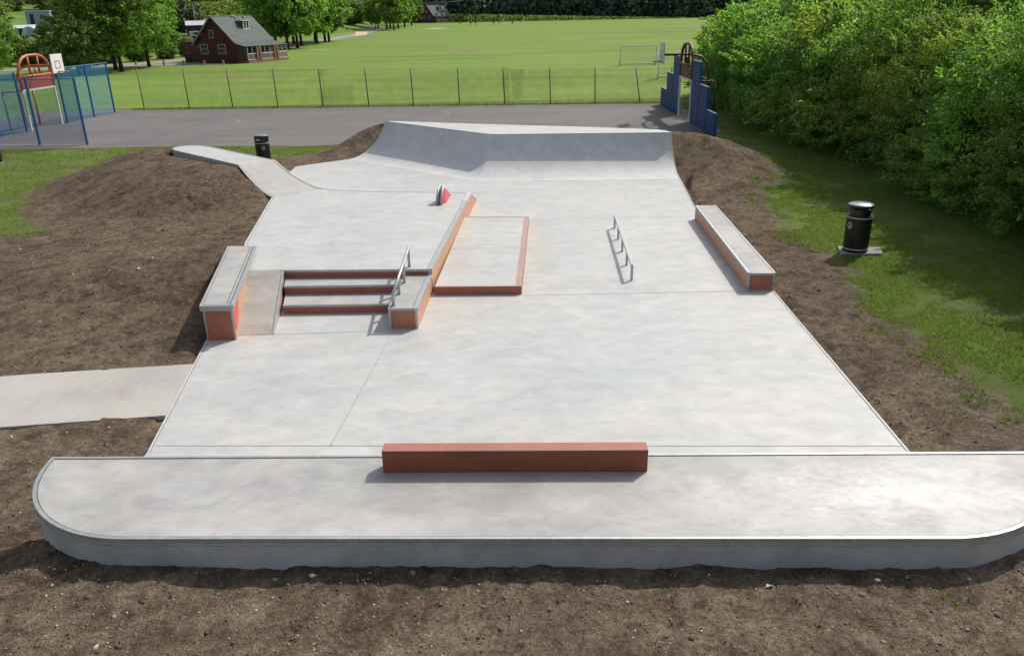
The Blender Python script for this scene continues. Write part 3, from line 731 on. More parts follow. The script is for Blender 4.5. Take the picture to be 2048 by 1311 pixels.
m.face([(*(a-nn),ZL+.003),(*(b-nn),ZL+.003),(*(b+nn),ZL+.003),(*(a+nn),ZL+.003)])
build_in(lg, m, 'top_groove', M['groove'])
o = coping('grind_edge', TP[1:3], ZL, lg, .05, .06, False, .016, .010); loc(lg, o)
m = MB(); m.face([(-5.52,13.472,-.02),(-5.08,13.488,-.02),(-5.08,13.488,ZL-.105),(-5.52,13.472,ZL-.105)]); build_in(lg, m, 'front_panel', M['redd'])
m = MB(); m.beam((-5.548,13.474,-.2),(-5.548,13.474,ZL-.105),.03,.02); build_in(lg, m, 'corner_strip', M['steel'])
m = MB(); m.beam((-5.055,13.492,-.02),(-5.055,13.492,ZL-.105),.035,.02); build_in(lg, m, 'corner_strip', M['steel'])
m = MB(); bx = lambda y, dx=.006: -5.04-(y-13.5)*(.72/3.8)+dx
pp = [(13.54,.14),(13.80,.16),(14.15,.36),(14.25,.50),(14.18,ZL-.11),(13.54,ZL-.11)]
m.face([(bx(y), y, z) for y, z in pp]); build_in(lg, m, 'red_emblem', M['paint'])
tag(lg, 'tall ledge with terracotta front and thick steel edged top left of the steps', 'skate ledge')

# manual pad
pad = empty('manual_pad', (-.6,18.7,0))
PP = [(-1.60,15.74),(.215,15.68),(.53,21.66),(-1.26,21.80)]
m = MB(); m.prism(PP, -.05, .175, 0, 1); build_in(pad, m, 'pad_body', [M['redd'], M['slab']], .004)
m = MB(); i1 = offset(PP, .13, True)
z = .179
m.face([(*PP[1],z),(*PP[2],z),(*i1[2],z),(*i1[1],z)])
m.face([(*PP[2],z),(PP[3][0],PP[3][1],z),(PP[3][0],PP[3][1]-.10,z),(i1[2][0],PP[2][1]-.10,z)][::1]) if False else None
m.strip([PP[2],PP[3]], .07, z+.001)
m.strip([PP[0],PP[1]], .05, z+.001)
build_in(pad, m, 'coloured_border', M['redp'])
m = MB(); m.strip([(-1.45,18.6),(.2,18.55)], .012, .178); build_in(pad, m, 'joint_line', M['joint'])
tag(pad, 'low rectangular manual pad with terracotta front and pink border', 'manual pad')

# flat rail
fr_ = empty('flat_rail', (2.7,18.7,0))
a = Vector((*at(1263,560),0)); b = Vector((*at(1229,456),0)); zt = .33
m = MB(); d = (b-a).normalized(); m.beam(a-d*.02+Vector((0,0,zt)), b+d*.03+Vector((0,0,zt)), .055, .055); build_in(fr_, m, 'top_bar', M['steel'], .008)
for i in range(5):
    p = a.lerp(b, i/4); m = MB(); m.beam((p.x,p.y,-.005),(p.x,p.y,zt-.028),.05,.04); build_in(fr_, m, 'post', M['steel'])
tag(fr_, 'straight low steel rail on five short posts in the middle of the floor', 'grind rail')

# right hand box
gb = empty('grind_box', (5.3,18.7,0)); ZB = .38
BX = [(4.90,15.68),(5.445,15.64),(5.70,21.72),(5.16,21.76)]
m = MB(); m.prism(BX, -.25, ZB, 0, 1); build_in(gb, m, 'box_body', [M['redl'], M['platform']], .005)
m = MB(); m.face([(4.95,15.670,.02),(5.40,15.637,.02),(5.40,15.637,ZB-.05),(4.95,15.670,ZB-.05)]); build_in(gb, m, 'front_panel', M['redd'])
m = MB(); m.beam((4.922,15.668,0),(4.922,15.668,ZB),.045,.03); m.beam((5.425,15.632,0),(5.425,15.632,ZB),.045,.03); m.beam((4.90,15.667,ZB-.022),(5.445,15.627,ZB-.022),.03,.045); build_in(gb, m, 'steel_frame', M['steel'])
o = coping('left_coping', [BX[0],BX[3]], ZB, gb, .06, .05, False, .010, .006, side=-1); loc(gb, o)
o = coping('right_coping', [BX[1],BX[2]], ZB, gb, .035, .05, False, .010, .006); loc(gb, o)
tag(gb, 'long concrete grind box with terracotta sides along the right edge of the floor', 'grind box')

# rainbow ledge (curved)
rb = empty('curved_ledge', (-2.0,22.5,ZD))
a0, a1, ak = Vector((*at(882.5,410,ZD),ZD)), Vector((*at(902.5,389.5,ZD),ZD)), Vector((*at(893,405,ZD),ZD))
ax2 = (a1-a0).normalized(); sd2 = Vector((-ax2.y,ax2.x,0)).normalized(); L = (a1-a0).length; hgt = .42; th_ = .12
def rp(t, off, dz=0):    # quarter-round front rising to the apex, then a straight slope to the back
    if t < .6:
        an = math.pi/2*t/.6; x = L*.34*(1-math.cos(an)); z = hgt*math.sin(an)
        x -= dz*math.cos(an); z += dz*math.sin(an)
    else:
        q = (t-.6)/.4; x = L*.34+L*.66*q; z = hgt*(1-q)+dz
    return a0+ax2*x+sd2*off+Vector((0,0,z))
N = 20; m = MB()
fr1 = [rp(i/N,0) for i in range(N+1)]; bk1 = [rp(i/N,th_) for i in range(N+1)]
for i in range(N):
    m.face([fr1[i],fr1[i+1],bk1[i+1],bk1[i]], 1, True)
    m.face([fr1[i],ak,fr1[i+1]])
m.face([ak, a1+Vector((0,0,0)), fr1[N]]) if (a1-fr1[N]).length > .01 else None
m.face(bk1, 1)
build_in(rb, m, 'arch_body', [M['paint'], M['platform']])
for off in (.0, th_):
    m = MB(); m.tube([rp(i/N, off, .008) for i in range(13)], .026, 8); build_in(rb, m, 'steel_rib', M['steel'])
m = MB(); m.strip([(0,0),(0,0.0001)], .001, 0) if False else None
m.tube([rp(i/N, th_*.5, .004) for i in range(13)], .016, 8); build_in(rb, m, 'middle_groove', M['groove'])
tag(rb, 'small arched ledge with bright red side and steel ribs at the back of the deck', 'rainbow ledge')

# ------------------------------------------------------------------ quarter pipe
qp = empty('quarter_pipe', (0,29,0))
run, rr = 2.0, (4+ZQ*ZQ)/(2*ZQ); am = math.asin(run/rr); N = 18
Tp = [Vector(T0), Vector(T1), Vector(T2)]; Fp = [Vector(F0), Vector(F1), Vector(F2)]
rows = []
for i in range(N+1):
    ph = am*i/N; f = rr*math.sin(ph)/run; z = rr*(1-math.cos(ph))+.002
    rows.append([Vector((*Fp[k].lerp(Tp[k], f), z)) for k in range(3)])
m = MB()
for i in range(N):
    for k in range(2):
        m.face([rows[i][k],rows[i][k+1],rows[i+1][k+1],rows[i+1][k]], 0, True)
    for k, s_ in ((0,1),(2,-1)):
        q = [Vector((rows[i][k].x,rows[i][k].y,-.2)),Vector((rows[i+1][k].x,rows[i+1][k].y,-.2)),rows[i+1][k],rows[i][k]]
        m.face(q if s_ < 0 else q[::-1], 1)
o = build_in(qp, m, 'ramp_face', [M['rampc'], M['wall']])
QD = [T0, T1, T2, (5.80,29.75), (5.55,30.05), (5.1,30.28), (2.57,31.32), (.35,32.07), (-2.35,33.07), (-4.6,34.0)]
m = MB(); m.prism(QD, -.1, ZQ, 0, 1); build_in(qp, m, 'top_deck', [M['wall'], M['slab']])
o = coping('steel_coping', [T0,T1,T2], ZQ, qp, .05, .05, False, .012, .010); loc(qp, o)
m = MB(); er = [r[2] for r in rows]
for i in range(N):
    a, b = er[i], er[i+1]; dz = Vector((0,0,.004))
    m.face([a+dz, b+dz, b+dz-Vector((.05,0,0)), a+dz-Vector((.05,0,0))]); m.face([a+dz+Vector((.003,0,0)), a+Vector((.003,0,-.06)), b+Vector((.003,0,-.06)), b+dz+Vector((.003,0,0))])
build_in(qp, m, 'side_edge', M['edge'])
tag(qp, 'curved concrete quarter pipe with an angled left wing at the far end', 'quarter pipe')

# ------------------------------------------------------------------ litter bins
def ring_pts(cx, cy, r, n=24): return [(cx+r*math.cos(2*math.pi*i/n), cy+r*math.sin(2*math.pi*i/n)) for i in range(n)]
def make_bin(facing):
    b = empty('litter_bin')
    m = MB(); m.lathe((0,0,0), [(.275,0),(.285,.03),(.285,.78),(.29,.80),(.29,.86)], 40); m.build('bin_body', M['black'], b, .004)
    m = MB(); m.lathe((0,0,0), [(.288,.055),(.291,.058),(.291,.075),(.288,.078)], 40); m.build('lower_band', M['whiteb'], b)
    m = MB(); m.lathe((0,0,0), [(.292,.80),(.295,.803),(.295,.822),(.292,.825)], 40); m.build('upper_band', M['whiteb'], b)
    m = MB()
    m.lathe((0,0,0), [(.235,.84),(.235,1.02)], 32); m.build('throat', M['black'], b)
    m = MB()                                         # hood posts: solid arcs either side of the opening
    m.lathe((0,0,0), [(.24,1.0),(.285,1.04),(.29,1.09),(.285,1.10)], 40); hd = m.build('hood', M['black'], b, .004)
    m = MB(); m.lathe((0,0,0), [(.288,1.10),(.26,1.118),(.16,1.145),(.05,1.155)], 40); m.build('domed_lid', plain('grey lid metal', (.30,.32,.34), .22, .7), b)
    # tidy symbol: ring with a small figure
    m = MB(); a = facing; c = Vector((math.cos(a), math.sin(a), 0)); u = Vector((-math.sin(a), math.cos(a), 0))
    def sp(s, z): an = a + s/.285; return Vector((math.cos(an)*.289, math.sin(an)*.289, z))
    n = 24
    for i in range(n):
        t0, t1 = 2*math.pi*i/n, 2*math.pi*(i+1)/n
        m.face([sp(.062*math.cos(t0), .63+.075*math.sin(t0)), sp(.062*math.cos(t1), .63+.075*math.sin(t1)), sp(.047*math.cos(t1), .63+.058*math.sin(t1)), sp(.047*math.cos(t0), .63+.058*math.sin(t0))])
    for q in ([(-.012,.655),(.004,.655),(.010,.60),(-.006,.60)], [(.0,.60),(.01,.60),(.022,.585),(.014,.582)], [(-.015,.67),(-.003,.67),(-.003,.68),(-.015,.68)], [(.014,.60),(.03,.60),(.027,.583),(.017,.583)]):
        m.face([sp(*p) for p in q])
    m.build('tidy_symbol', M['white'], b)
    return b
def bin_hood_tall(b):   # far bin shows a full front flap with a pale plate
    m = MB(); m.lathe((0,0,0), [(.283,.84),(.283,1.06)], 40); m.build('flap_drum', M['black'], b)
    m = MB(); a = R(-103)
    def sp(s, z): an = a + s/.285; return Vector((math.cos(an)*.288, math.sin(an)*.288, z))
    for i in range(4):
        s0, s1 = -.09+.045*i, -.09+.045*(i+1); m.face([sp(s0,.92),sp(s1,.92),sp(s1,1.0),sp(s0,1.0)])
    m.build('notice_plate', plain('pale notice', (.42,.42,.41), .6), b)
bn = make_bin(R(205)); bn.location = (8.20,18.25,.06)
tag(bn, 'black cylindrical litter bin with domed lid on a square paving slab by the hedge', 'litter bin', 'black litter bins')
b2 = make_bin(R(-68)); bin_hood_tall(b2); b2.location = (-9.95,32.7,-.10)
tag(b2, 'black litter bin with pale notice plate standing behind the diagonal platform', 'litter bin', 'black litter bins')
pb = empty('bin_slab', (8.35,18.2,0))
m = MB(); m.prism([(7.75,17.95),(8.72,17.92),(8.90,18.45),(7.93,18.62)][::1], -.1, .055); build_in(pb, m, 'slab_top', concrete('old paving', (.30,.28,.26), (.22,.21,.2), (.3,.27,.22), .4, .8), .006)
tag(pb, 'square concrete paving slab under the near black litter bin', 'paving slab')
b3 = copy_tree(b2); b3.location = (*at(-9,326), -.05); tag(b3, 'black litter bin just showing at the far left on the grass', 'litter bin', 'black litter bins')

# ------------------------------------------------------------------ wire fence behind the court
wf = empty('wire_fence', (-7,52,0))
fp = [at(x, y) for x, y in ((289,219),(379,218),(466,217),(556,216),(646,214.5),(738,213.5),(827,212),(919,211),(1010,210),(1101,209),(1190,207.5))] + [at(1280,206.5), at(1342,205.5)]
hh = 2.42
for i, (x, y) in enumerate(fp):
    lean = Vector((-.35,0,hh)) if i == 11 else Vector((-.06+.03*math.sin(i*2.1),0,hh))
    h_ = 2.5-.035*i
    m = MB(); m.tube([(x,y,0),(x+lean.x,y,h_)], .032, 8); build_in(wf, m, 'post', M['greenpost'])
for i in range(len(fp)-1):
    a, b = fp[i], fp[i+1]; m = MB(); m.face([(a[0],a[1],.02),(b[0],b[1],.02),(b[0],b[1],2.44-.035*i),(a[0],a[1],2.46-.035*i)]); build_in(wf, m, 'net_panel', M['netg'])
for (i, u0, u1, z0, z1) in ((4,.0,.70,0,1.35),(4,-.05,.1,0,2.3),(8,-.05,.1,0,2.2),(8,.15,.42,0,2.1)):
    a, b = Vector(fp[i]), Vector(fp[i+1]); p, q = a.lerp(b,u0), a.lerp(b,u1)
    m = MB(); m.face([(p.x,p.y-.03,z0+.02),(q.x,q.y-.03,z0+.02),(q.x,q.y-.03,z1),(p.x,p.y-.03,z1)]); build_in(wf, m, 'net_patch', M['netg2'])
tag(wf, 'tall thin wire fence on dark posts between court and field', 'fence')

# ------------------------------------------------------------------ blue court fence on the left
def mesh_fence(name, pts, h, label, skip=()):
    e_ = empty(name, (*pts[0],0))
    for x, y in pts:
        m = MB(); m.box((x,y,h/2),(.09,.09,h)); build_in(e_, m, 'post', M['blue'], .01)
    for i in range(len(pts)-1):
        if i in skip: continue
        a, b = pts[i], pts[i+1]
        m = MB(); m.face([(*a,.05),(*b,.05),(*b,h-.05),(*a,h-.05)]); build_in(e_, m, 'mesh_panel', M['bluemesh'])
        m = MB(); m.beam((*a,h-.04),(*b,h-.04),.05,.05); build_in(e_, m, 'top_rail', M['bluel'])
    tag(e_, label, 'fence'); return e_
mesh_fence('court_fence', [(-24.55,51.4),(-24.72,49.1),(-24.95,46.4)], 3.0, 'blue mesh fence right of the orange goal arch, running towards the field')
mesh_fence('court_fence', [(-25.35,43.0),(-25.7,41.2),(-26.0,38.4)], 3.0, 'blue mesh fence left of the orange goal arch')
mesh_fence('court_fence', [(-19.7,37.95),(-22.03,38.15),(-24.4,38.3),(-27.0,38.4),(-29.5,38.6)], 3.0, 'nearest blue mesh fence return with two stout posts')

def goal_arch(name, tube, panel, label, loc_, rz):
    """multi sport goal: local +x faces the court, local y runs along the goal line"""
    g = empty(name, (0,0,0))
    hw = 1.42
    for s in (-1,1):
        m = MB(); m.box((0,s*hw,1.0),(.09,.09,2.0)); m.build('goal_post', M['white'], g)
        m = MB(); m.tube([(-1.2,s*hw*.92,0),(-1.2,s*hw*.92,1.95)], .05, 10); m.build('rear_post', tube, g)
        m = MB(); m.tube([(-1.2,s*hw*.92,1.95),(0,s*hw,2.05)], .04, 8); m.build('side_bar', tube, g)
    m = MB(); m.box((0,0,2.04),(.09,2*hw+.1,.09)); m.build('crossbar', M['white'], g)
    m = MB(); m.tube([(-1.2,-hw*.92,1.95),(-1.2,hw*.92,1.95)], .05, 10); m.build('rear_bar', tube, g)
    m = MB(); m.box((0,0,2.37),(.04,2*hw-.06,.56)); m.build('sign_panel', panel, g)
    m = MB(); m.tube([(0,-hw,2.09),(0,-hw,2.75),(0,-hw*.97,3.05),(0,-hw*.85,3.38),(0,-hw*.62,3.63),(0,-hw*.3,3.74),(0,hw*.3,3.74),(0,hw*.62,3.63),(0,hw*.85,3.38),(0,hw*.97,3.05),(0,hw,2.75),(0,hw,2.09)], .075, 12); m.build('arch_tube', tube, g)
    m = MB(); m.tube([(0,-hw,2.72),(0,hw,2.72)], .07, 10); m.build('lower_tube', tube, g)
    for y, z1 in ((-.42,3.72),(.42,3.72),(.05,3.1)):
        m = MB(); m.tube([(0,y,2.72),(0,y,z1)], .055, 8); m.build('upright', tube, g)
    m = MB(); m.tube([(-1.15,0,0),(-1.15,0,2.3),(-1.05,0,2.75),(-.75,0,3.08),(-.3,0,3.22),(1.25,0,3.22)], .055, 10); m.build('hoop_pole', tube, g)
    m = MB(); m.box((1.30,0,3.30),(.05,1.05,.95)); bb = m.build('backboard', M['white'], g)
    m = MB()
    for (y, z, w, h) in ((0,3.07,.45,.03),(0,3.42,.45,.03),(-.21,3.245,.03,.36),(.21,3.245,.03,.36)): m.box((1.33,y,z),(.01,w,h))
    m.build('target_square', plain('grey line', (.12,.12,.13), .6), bb)
    m = MB(); m.box((1.278,0,3.30),(.006,1.12,1.02)); m.build('dark_backing', M['black'], bb)
    m = MB(); m.tube([(1.58+.225*math.cos(a),.225*math.sin(a),2.90) for a in [2*math.pi*k/16 for k in range(17)]], .018, 6, caps=False); m.box((1.35,0,2.90),(.12,.14,.06)); m.build('hoop_ring', M['hoop'], g)
    g.location = loc_; g.rotation_euler = (0,0,rz)
    tag(g, label, 'goal'); return g
goal_arch('goal_arch', M['orange'], M['redpanel'], 'bright orange tubular goal arch with white backboard at the left end of the court', (-25.18,44.7,0), R(-3))
goal_arch('goal_arch', M['maroon'], M['maroonpanel'], 'dark maroon goal arch between blue stepped panels beside the hedge', (9.30,43.25,0), R(180))
def stepped(y0, sgn, label):
    e_ = empty('panel_wall', (9.3,y0,0))
    for k, h in enumerate((3.,2.,1.)):
        a, b = y0+sgn*k*1.72, y0+sgn*(k+1)*1.72
        m = MB(); m.box((9.3,(a+b)/2,h/2+.02),(.05,abs(b-a)-.02,h)); build_in(e_, m, 'blue_panel', M['bluepanel'])
        m = MB(); m.box((9.3,(a+b)/2,h+.03),(.09,abs(b-a)-.01,.035)); build_in(e_, m, 'top_cap', M['bluel'])
        m = MB(); m.box((9.3+.03,b-sgn*.04,h/2),(.11,.08,h)); build_in(e_, m, 'post', M['blue'])
    tag(e_, label, 'panel wall')
stepped(44.80, 1, 'dark blue stepped panels on the far side of the maroon goal')
stepped(41.70, -1, 'dark blue stepped panels on the near side of the maroon goal')

# portable football goals on the field
def make_goal():
    g = empty('football_goal'); w, h, d = 3.7, 1.83, 1.0
    for x in (0,w):
        m = MB(); m.beam((x,0,0),(x,0,h),.09,.09); m.build('goal_post', M['white'], g)
        m = MB(); m.beam((x,.05,.05),(x,d,.05),.08,.08); m.beam((x,0,h-.04),(x,.35,h-.04),.05,.05); m.beam((x,.35,h-.04),(x,d,.08),.04,.04); m.beam((x,0,.95),(x,.5,.08),.03,.03); m.build('side_frame', M['white'], g)
        m = MB(); m.tube([(x-.06,d-.05,.1),(x+.06,d-.05,.1)], .12, 14); m.build('wheel', M['black'], g)
    m = MB(); m.beam((0,0,h),(w,0,h),.09,.09); m.build('crossbar', M['white'], g)
    m = MB(); m.beam((0,d,.06),(w,d,.06),.09,.12); m.build('ground_bar', M['white'], g)
    m = MB(); m.face([(0,.35,h-.04),(w,.35,h-.04),(w,d,.08),(0,d,.08)]); m.face([(0,0,.05),(0,0,h),(0,.35,h-.04),(0,d,.05)]); m.face([(w,0,.05),(w,0,h),(w,.35,h-.04),(w,d,.05)]); m.build('net', M['netw'], g)
    return g
g1 = make_goal(); g1.location = (*at(1240,131),0); g1.rotation_euler = (0,0,R(-3)); tag(g1, 'white portable football goal lying open, farther of the two on the field', 'football goal', 'portable football goals')
g2 = copy_tree(g1); g2.location = (12.45,68.7,0); g2.rotation_euler = (0,0,R(-8)); g2.scale = (.8,1.4,1.07); tag(g2, 'white portable football goal partly behind the maroon arch, nearer of the two', 'football goal', 'portable football goals')

# ------------------------------------------------------------------ hut
def make_hut():
    """local: x along the gable front (0..W), y along the side, z up"""
    W, L, ze, zr = 6.7, 6.6, 2.45, 5.45
    h = empty('wooden_hut')
    m = MB()
    m.face([(0,0,0),(W,0,0),(W,0,ze),(W/2,0,zr-.12),(0,0,ze)]); m.face([(0,L,0),(0,L,ze),(W/2,L,zr-.12),(W,L,ze),(W,L,0)])
    m.face([(0,0,0),(0,0,ze),(0,L,ze),(0,L,0)]); m.build('wall', M['huts'], h)
    m = MB(); m.face([(W,0,0),(W,L,0),(W,L,ze),(W,0,ze)]); m.build('side_wall', M['hutside'], h)
    m = MB(); ov = .3; t = .08
    sl = (zr-ze)/(W/2); PW = 1.75
    for z in (0,):
        m.face([(-.35,-ov,ze-.35*sl),(W/2,-ov,zr),(W/2,L+ov,zr),(-.35,L+ov,ze-.35*sl)][::-1])
        m.face([(W/2,-ov,zr),(W+.1,-ov,ze-.1*sl+.02),(W+.1,L+ov,ze-.1*sl+.02),(W/2,L+ov,zr)][::1])
        m.face([(W+.1,-ov,ze-.08),(W+PW,-ov*.5,ze-.5),(W+PW,L+.9,ze-.5),(W+.1,L+ov,ze-.08)])
    ro = m.build('roof', M['roof'], h)
    so = ro.modifiers.new('thick','SOLIDIFY'); so.thickness = .08; so.offset = -1
    m = MB(); m.beam((-.38,-ov-.03,ze-.4*sl),(W/2,-ov-.03,zr+.02),.05,.2); m.beam((W/2,-ov-.03,zr+.02),(W+.12,-ov-.03,ze-.1),.05,.2); m.beam((W/2,-ov,zr+.05),(W/2,L+ov,zr+.05),.14,.08); m.build('barge_board', M['bargeb'], ro)
    m = MB(); m.beam((W+.1,-ov-.02,ze-.12),(W+PW,-ov*.5-.02,ze-.53),.04,.1); m.build('porch_board', M['trim'], ro)
    m = MB()
    for (cx,cy,sx) in ((W/2+.12,3.4,.5),(W/2+.35,3.7,.3),(W/2+.25,5.2,.3),(W/2+.6,4.1,.2)): m.box((cx,cy,zr-(cx-W/2)*sl+.11),(.25,sx,.05))
    m.build('roof_patch', M['lightroof'], ro)
    def win(x0,x1,z0,z1,bar=True):
        m = MB(); y = -.04; f = .11
        m.box(((x0+x1)/2,y,z1),(x1-x0+f,.08,f)); m.box(((x0+x1)/2,y,z0),(x1-x0+f,.1,f)); m.box((x0,y,(z0+z1)/2),(f,.08,z1-z0-f)); m.box((x1,y,(z0+z1)/2),(f,.08,z1-z0-f))
        if bar: m.box(((x0+x1)/2,y+.01,z0+(z1-z0)*.55),(x1-x0-f,.06,.09))
        w_ = m.build('window', M['trim'], h)
        m = MB(); m.face([(x0,-.02,z0),(x1,-.02,z0),(x1,-.02,z1),(x0,-.02,z1)]); m.build('pane', M['glassd'], w_)
    win(.75,2.0,1.05,2.15); win(3.75,4.95,1.05,2.15); win(2.55,3.2,2.95,3.8,False)
    # dormer
    dx, dz = W/2+1.75, zr-1.75*sl
    m = MB(); y0, y1 = 3.3, 4.4
    m.face([(dx,y0,dz-.05),(dx,y1,dz-.05),(dx,y1,dz+.95),(dx,y0,dz+.95)]); m.face([(dx,y0,dz),(dx,y0,dz+.95),(dx-1.15,y0,dz+.95)]); m.face([(dx,y1,dz),(dx-1.15,y1,dz+.95),(dx,y1,dz+.95)])
    dm = m.build('dormer', M['roof'], h)
    m = MB(); m.box((dx-.5,(y0+y1)/2,dz+.99),(1.35,y1-y0+.3,.08)); 
    for yy in (y0+.06,(y0+y1)/2,y1-.06): m.box((dx+.04,yy,dz+.45),(.06,.12,.9))
    m.box((dx+.06,(y0+y1)/2,dz+.0),(.08,y1-y0,.12)); m.build('dormer_trim', M['white'], dm)
    m = MB(); m.face([(dx+.015,y0,dz),(dx+.015,y1,dz),(dx+.015,y1,dz+.9),(dx+.015,y0,dz+.9)]); m.build('pane', M['glassd'], dm)
    # porch
    px = W+PW-.15; ys = [0.1,.95,1.8,2.3,3.2,4.1,5.0,5.5,6.4,7.3]
    m = MB(); m.prism([(W,.1),(px+.1,.1),(px+.1,L+.8),(W,L+.8)], -.1, .28); m.build('porch_base', M['brick'], h)
    m = MB(); m.face([(W-.02,.02,.28),(px,.02,.28),(px,.02,ze-.48),(W,.02,ze-.1)]); m.build('porch_end', M['hutside'], h)
    for yy in ys:
        m = MB(); big = yy in (1.8,2.3,5.0,5.5) ; w = .28 if big else .09
        m.box((px,yy,1.1),(w,w,1.7)); m.build('porch_pier' if big else 'porch_post', M['brick'] if big else M['trim'], h)
    for a, b in ((.1,1.8),(2.3,5.0),(5.5,7.3)):
        m = MB(); m.box((px,(a+b)/2,1.05),(.07,b-a,.09)); m.box((px,(a+b)/2,.36),(.07,b-a,.07)); m.build('rail', M['white'], h)
        m = MB(); n = int((b-a)/.16)
        for k in range(n): m.box((px,a+(k+.5)*(b-a)/n,.70),(.03,.10,.60))
        m.build('picket', M['wood'], h)
    m = MB(); m.box((W+.03,1.6,1.3),(.05,.9,1.9)); m.build('door', M['glassd'], h)
    m = MB(); m.box((W+.03,3.9,1.35),(.05,1.2,1.1)); m.build('window', M['glassd'], h)
    # annex on the far left
    m = MB(); m.prism([(-3.9,1.6),(0,1.6),(0,4.2),(-3.9,4.2)], 0, 2.35); m.build('annex', M['huts'], h)
    m = MB(); m.prism([(-4.0,1.5),(-.01,1.5),(-.01,4.3),(-4.0,4.3)], 2.36, 2.44); m.build('annex_roof', M['plinth'], h)
    m = MB(); m.lathe((.0,0,0), [(.07,0),(.07,.1)], 10); q = m.build('wall_lamp', M['white'], h); q.rotation_euler = (R(90),0,0); q.location = (1.35,-.01,3.35)
    m = MB(); m.box((.35,-.02,1.9),(.6,.02,.07)); m.build('name_strip', M['trim'], h)
    return h
hut = make_hut(); hut.location = (-39.45,107.6,0); hut.rotation_euler = (0,0,math.atan2(-2.95,5.95))
tag(hut, 'maroon wooden hut with steep slate roof, dormer and porch, the nearer of two', 'hut', 'maroon huts by the field')
hut2 = copy_tree(hut); hut2.location = (-44.7,455,0); hut2.rotation_euler = (0,0,R(-50)); hut2.scale = (1.6,1.6,1.6)
tag(hut2, 'distant small maroon hut with pale roof in front of the dark wood', 'hut', 'maroon huts by the field')
for i, (x, y) in enumerate(((-46.0,104.2),(-44.2,103.6),(-42.0,102.9),(-39.2,102.0),(-36.7,101.9),(-34.2,101.3))):
    m = MB(); m.prism([(-.09,-.09),(.09,-.09),(.09,.09),(-.09,.09)], 0, .5); m.prism([(-.09,-.09),(.09,-.09),(0.05,.0),(-.05,.0)], .5, .58)
    o = m.build('wooden_bollard', M['wood']); o.location = (x,y,0)
    tag(o, ('short wooden bollard at the lane edge, ' + ('first','second','third','fourth','fifth','sixth')[i] + ' from the left'), 'bollard', 'wooden bollards by the hut')
wb = empty('wheelie_bin', (-40.9,108.1,0))
m = MB(); m.prism([(-.3,-.3),(.3,-.3),(.3,.3),(-.3,.3)], .1, 1.0); m.build('bin_body', M['binGreen'], wb)
m = MB(); m.prism([(-.33,-.34),(.33,-.34),(.33,.34),(-.33,.34)], 1.0, 1.08); m.build('lid', M['binGreen'], wb)
m = MB(); m.tube([(-.33,.3,.1),(.33,.3,.1)], .1, 10); m.build('wheel', M['black'], wb)
tag(wb, 'dark green wheelie bin standing in the corner of the near hut', 'wheelie bin')

# ------------------------------------------------------------------ foliage
def leaf_arr(C, Nrm, size, rg):
    n = len(C)
    a = np.cross(Nrm, rg.normal(size=(n,3))); a /= np.linalg.norm(a,axis=1)[:,None]+1e-9
    b = np.cross(Nrm, a)
    s = size*rg.uniform(.6,1.3,n)[:,None]
    V = np.stack([C-a*s, C-b*s*.55, C+a*s, C+b*s*.55], 1).reshape(-1,3)
    return V, np.arange(4*n).reshape(-1,4)
def crown_pts(rg, prof, n_clump, per, csize, spray=.3, floor=0., core=.25):
    """prof(theta,u)->radius; u height fraction 0..1. returns centres and normals"""
    Cs, Ns = [], []
    for k in range(n_clump):
        u = rg.uniform(0.02,1)**.85; th = rg.uniform(0,2*math.pi); rad, z = prof(th, u)
        rr_ = rad*(rg.uniform(.80,1.05) if rg.random() > core else rg.uniform(.3,.8))
        c = np.array([rr_*math.cos(th), rr_*math.sin(th), z])
        out = np.array([math.cos(th), math.sin(th), .5+1.2*(u-.5)]); out /= np.linalg.norm(out)
        cs = csize*rg.uniform(.55,1.4)
        if rg.random() < spray:
            t = rg.uniform(0,1,per)**.8; dr = out + np.array([rg.normal()*.35, rg.normal()*.35, rg.uniform(-.2,.7)])
            dr /= np.linalg.norm(dr); L = cs*2.0
            P = c + dr*(t*L)[:,None] + np.array([0,0,-.45])*(t**2*L*.6)[:,None] + rg.normal(size=(per,3))*(cs*.16*(1.15-t))[:,None]
            Nn = rg.normal(size=(per,3))*.8 + np.array([0,0,.8])
        else:
            d = rg.normal(size=(per,3)); d /= np.linalg.norm(d,axis=1)[:,None]; d = d + out*.35
            P = c + d*cs*rg.uniform(.35,1.,per)[:,None]*np.array([1.,1.,.75])
            Nn = d + rg.normal(size=(per,3))*.55 + np.array([0,0,.35])
        Nn /= np.linalg.norm(Nn,axis=1)[:,None]+1e-9
        Cs.append(P); Ns.append(Nn)
    return np.concatenate(Cs), np.concatenate(Ns)
SRC = []
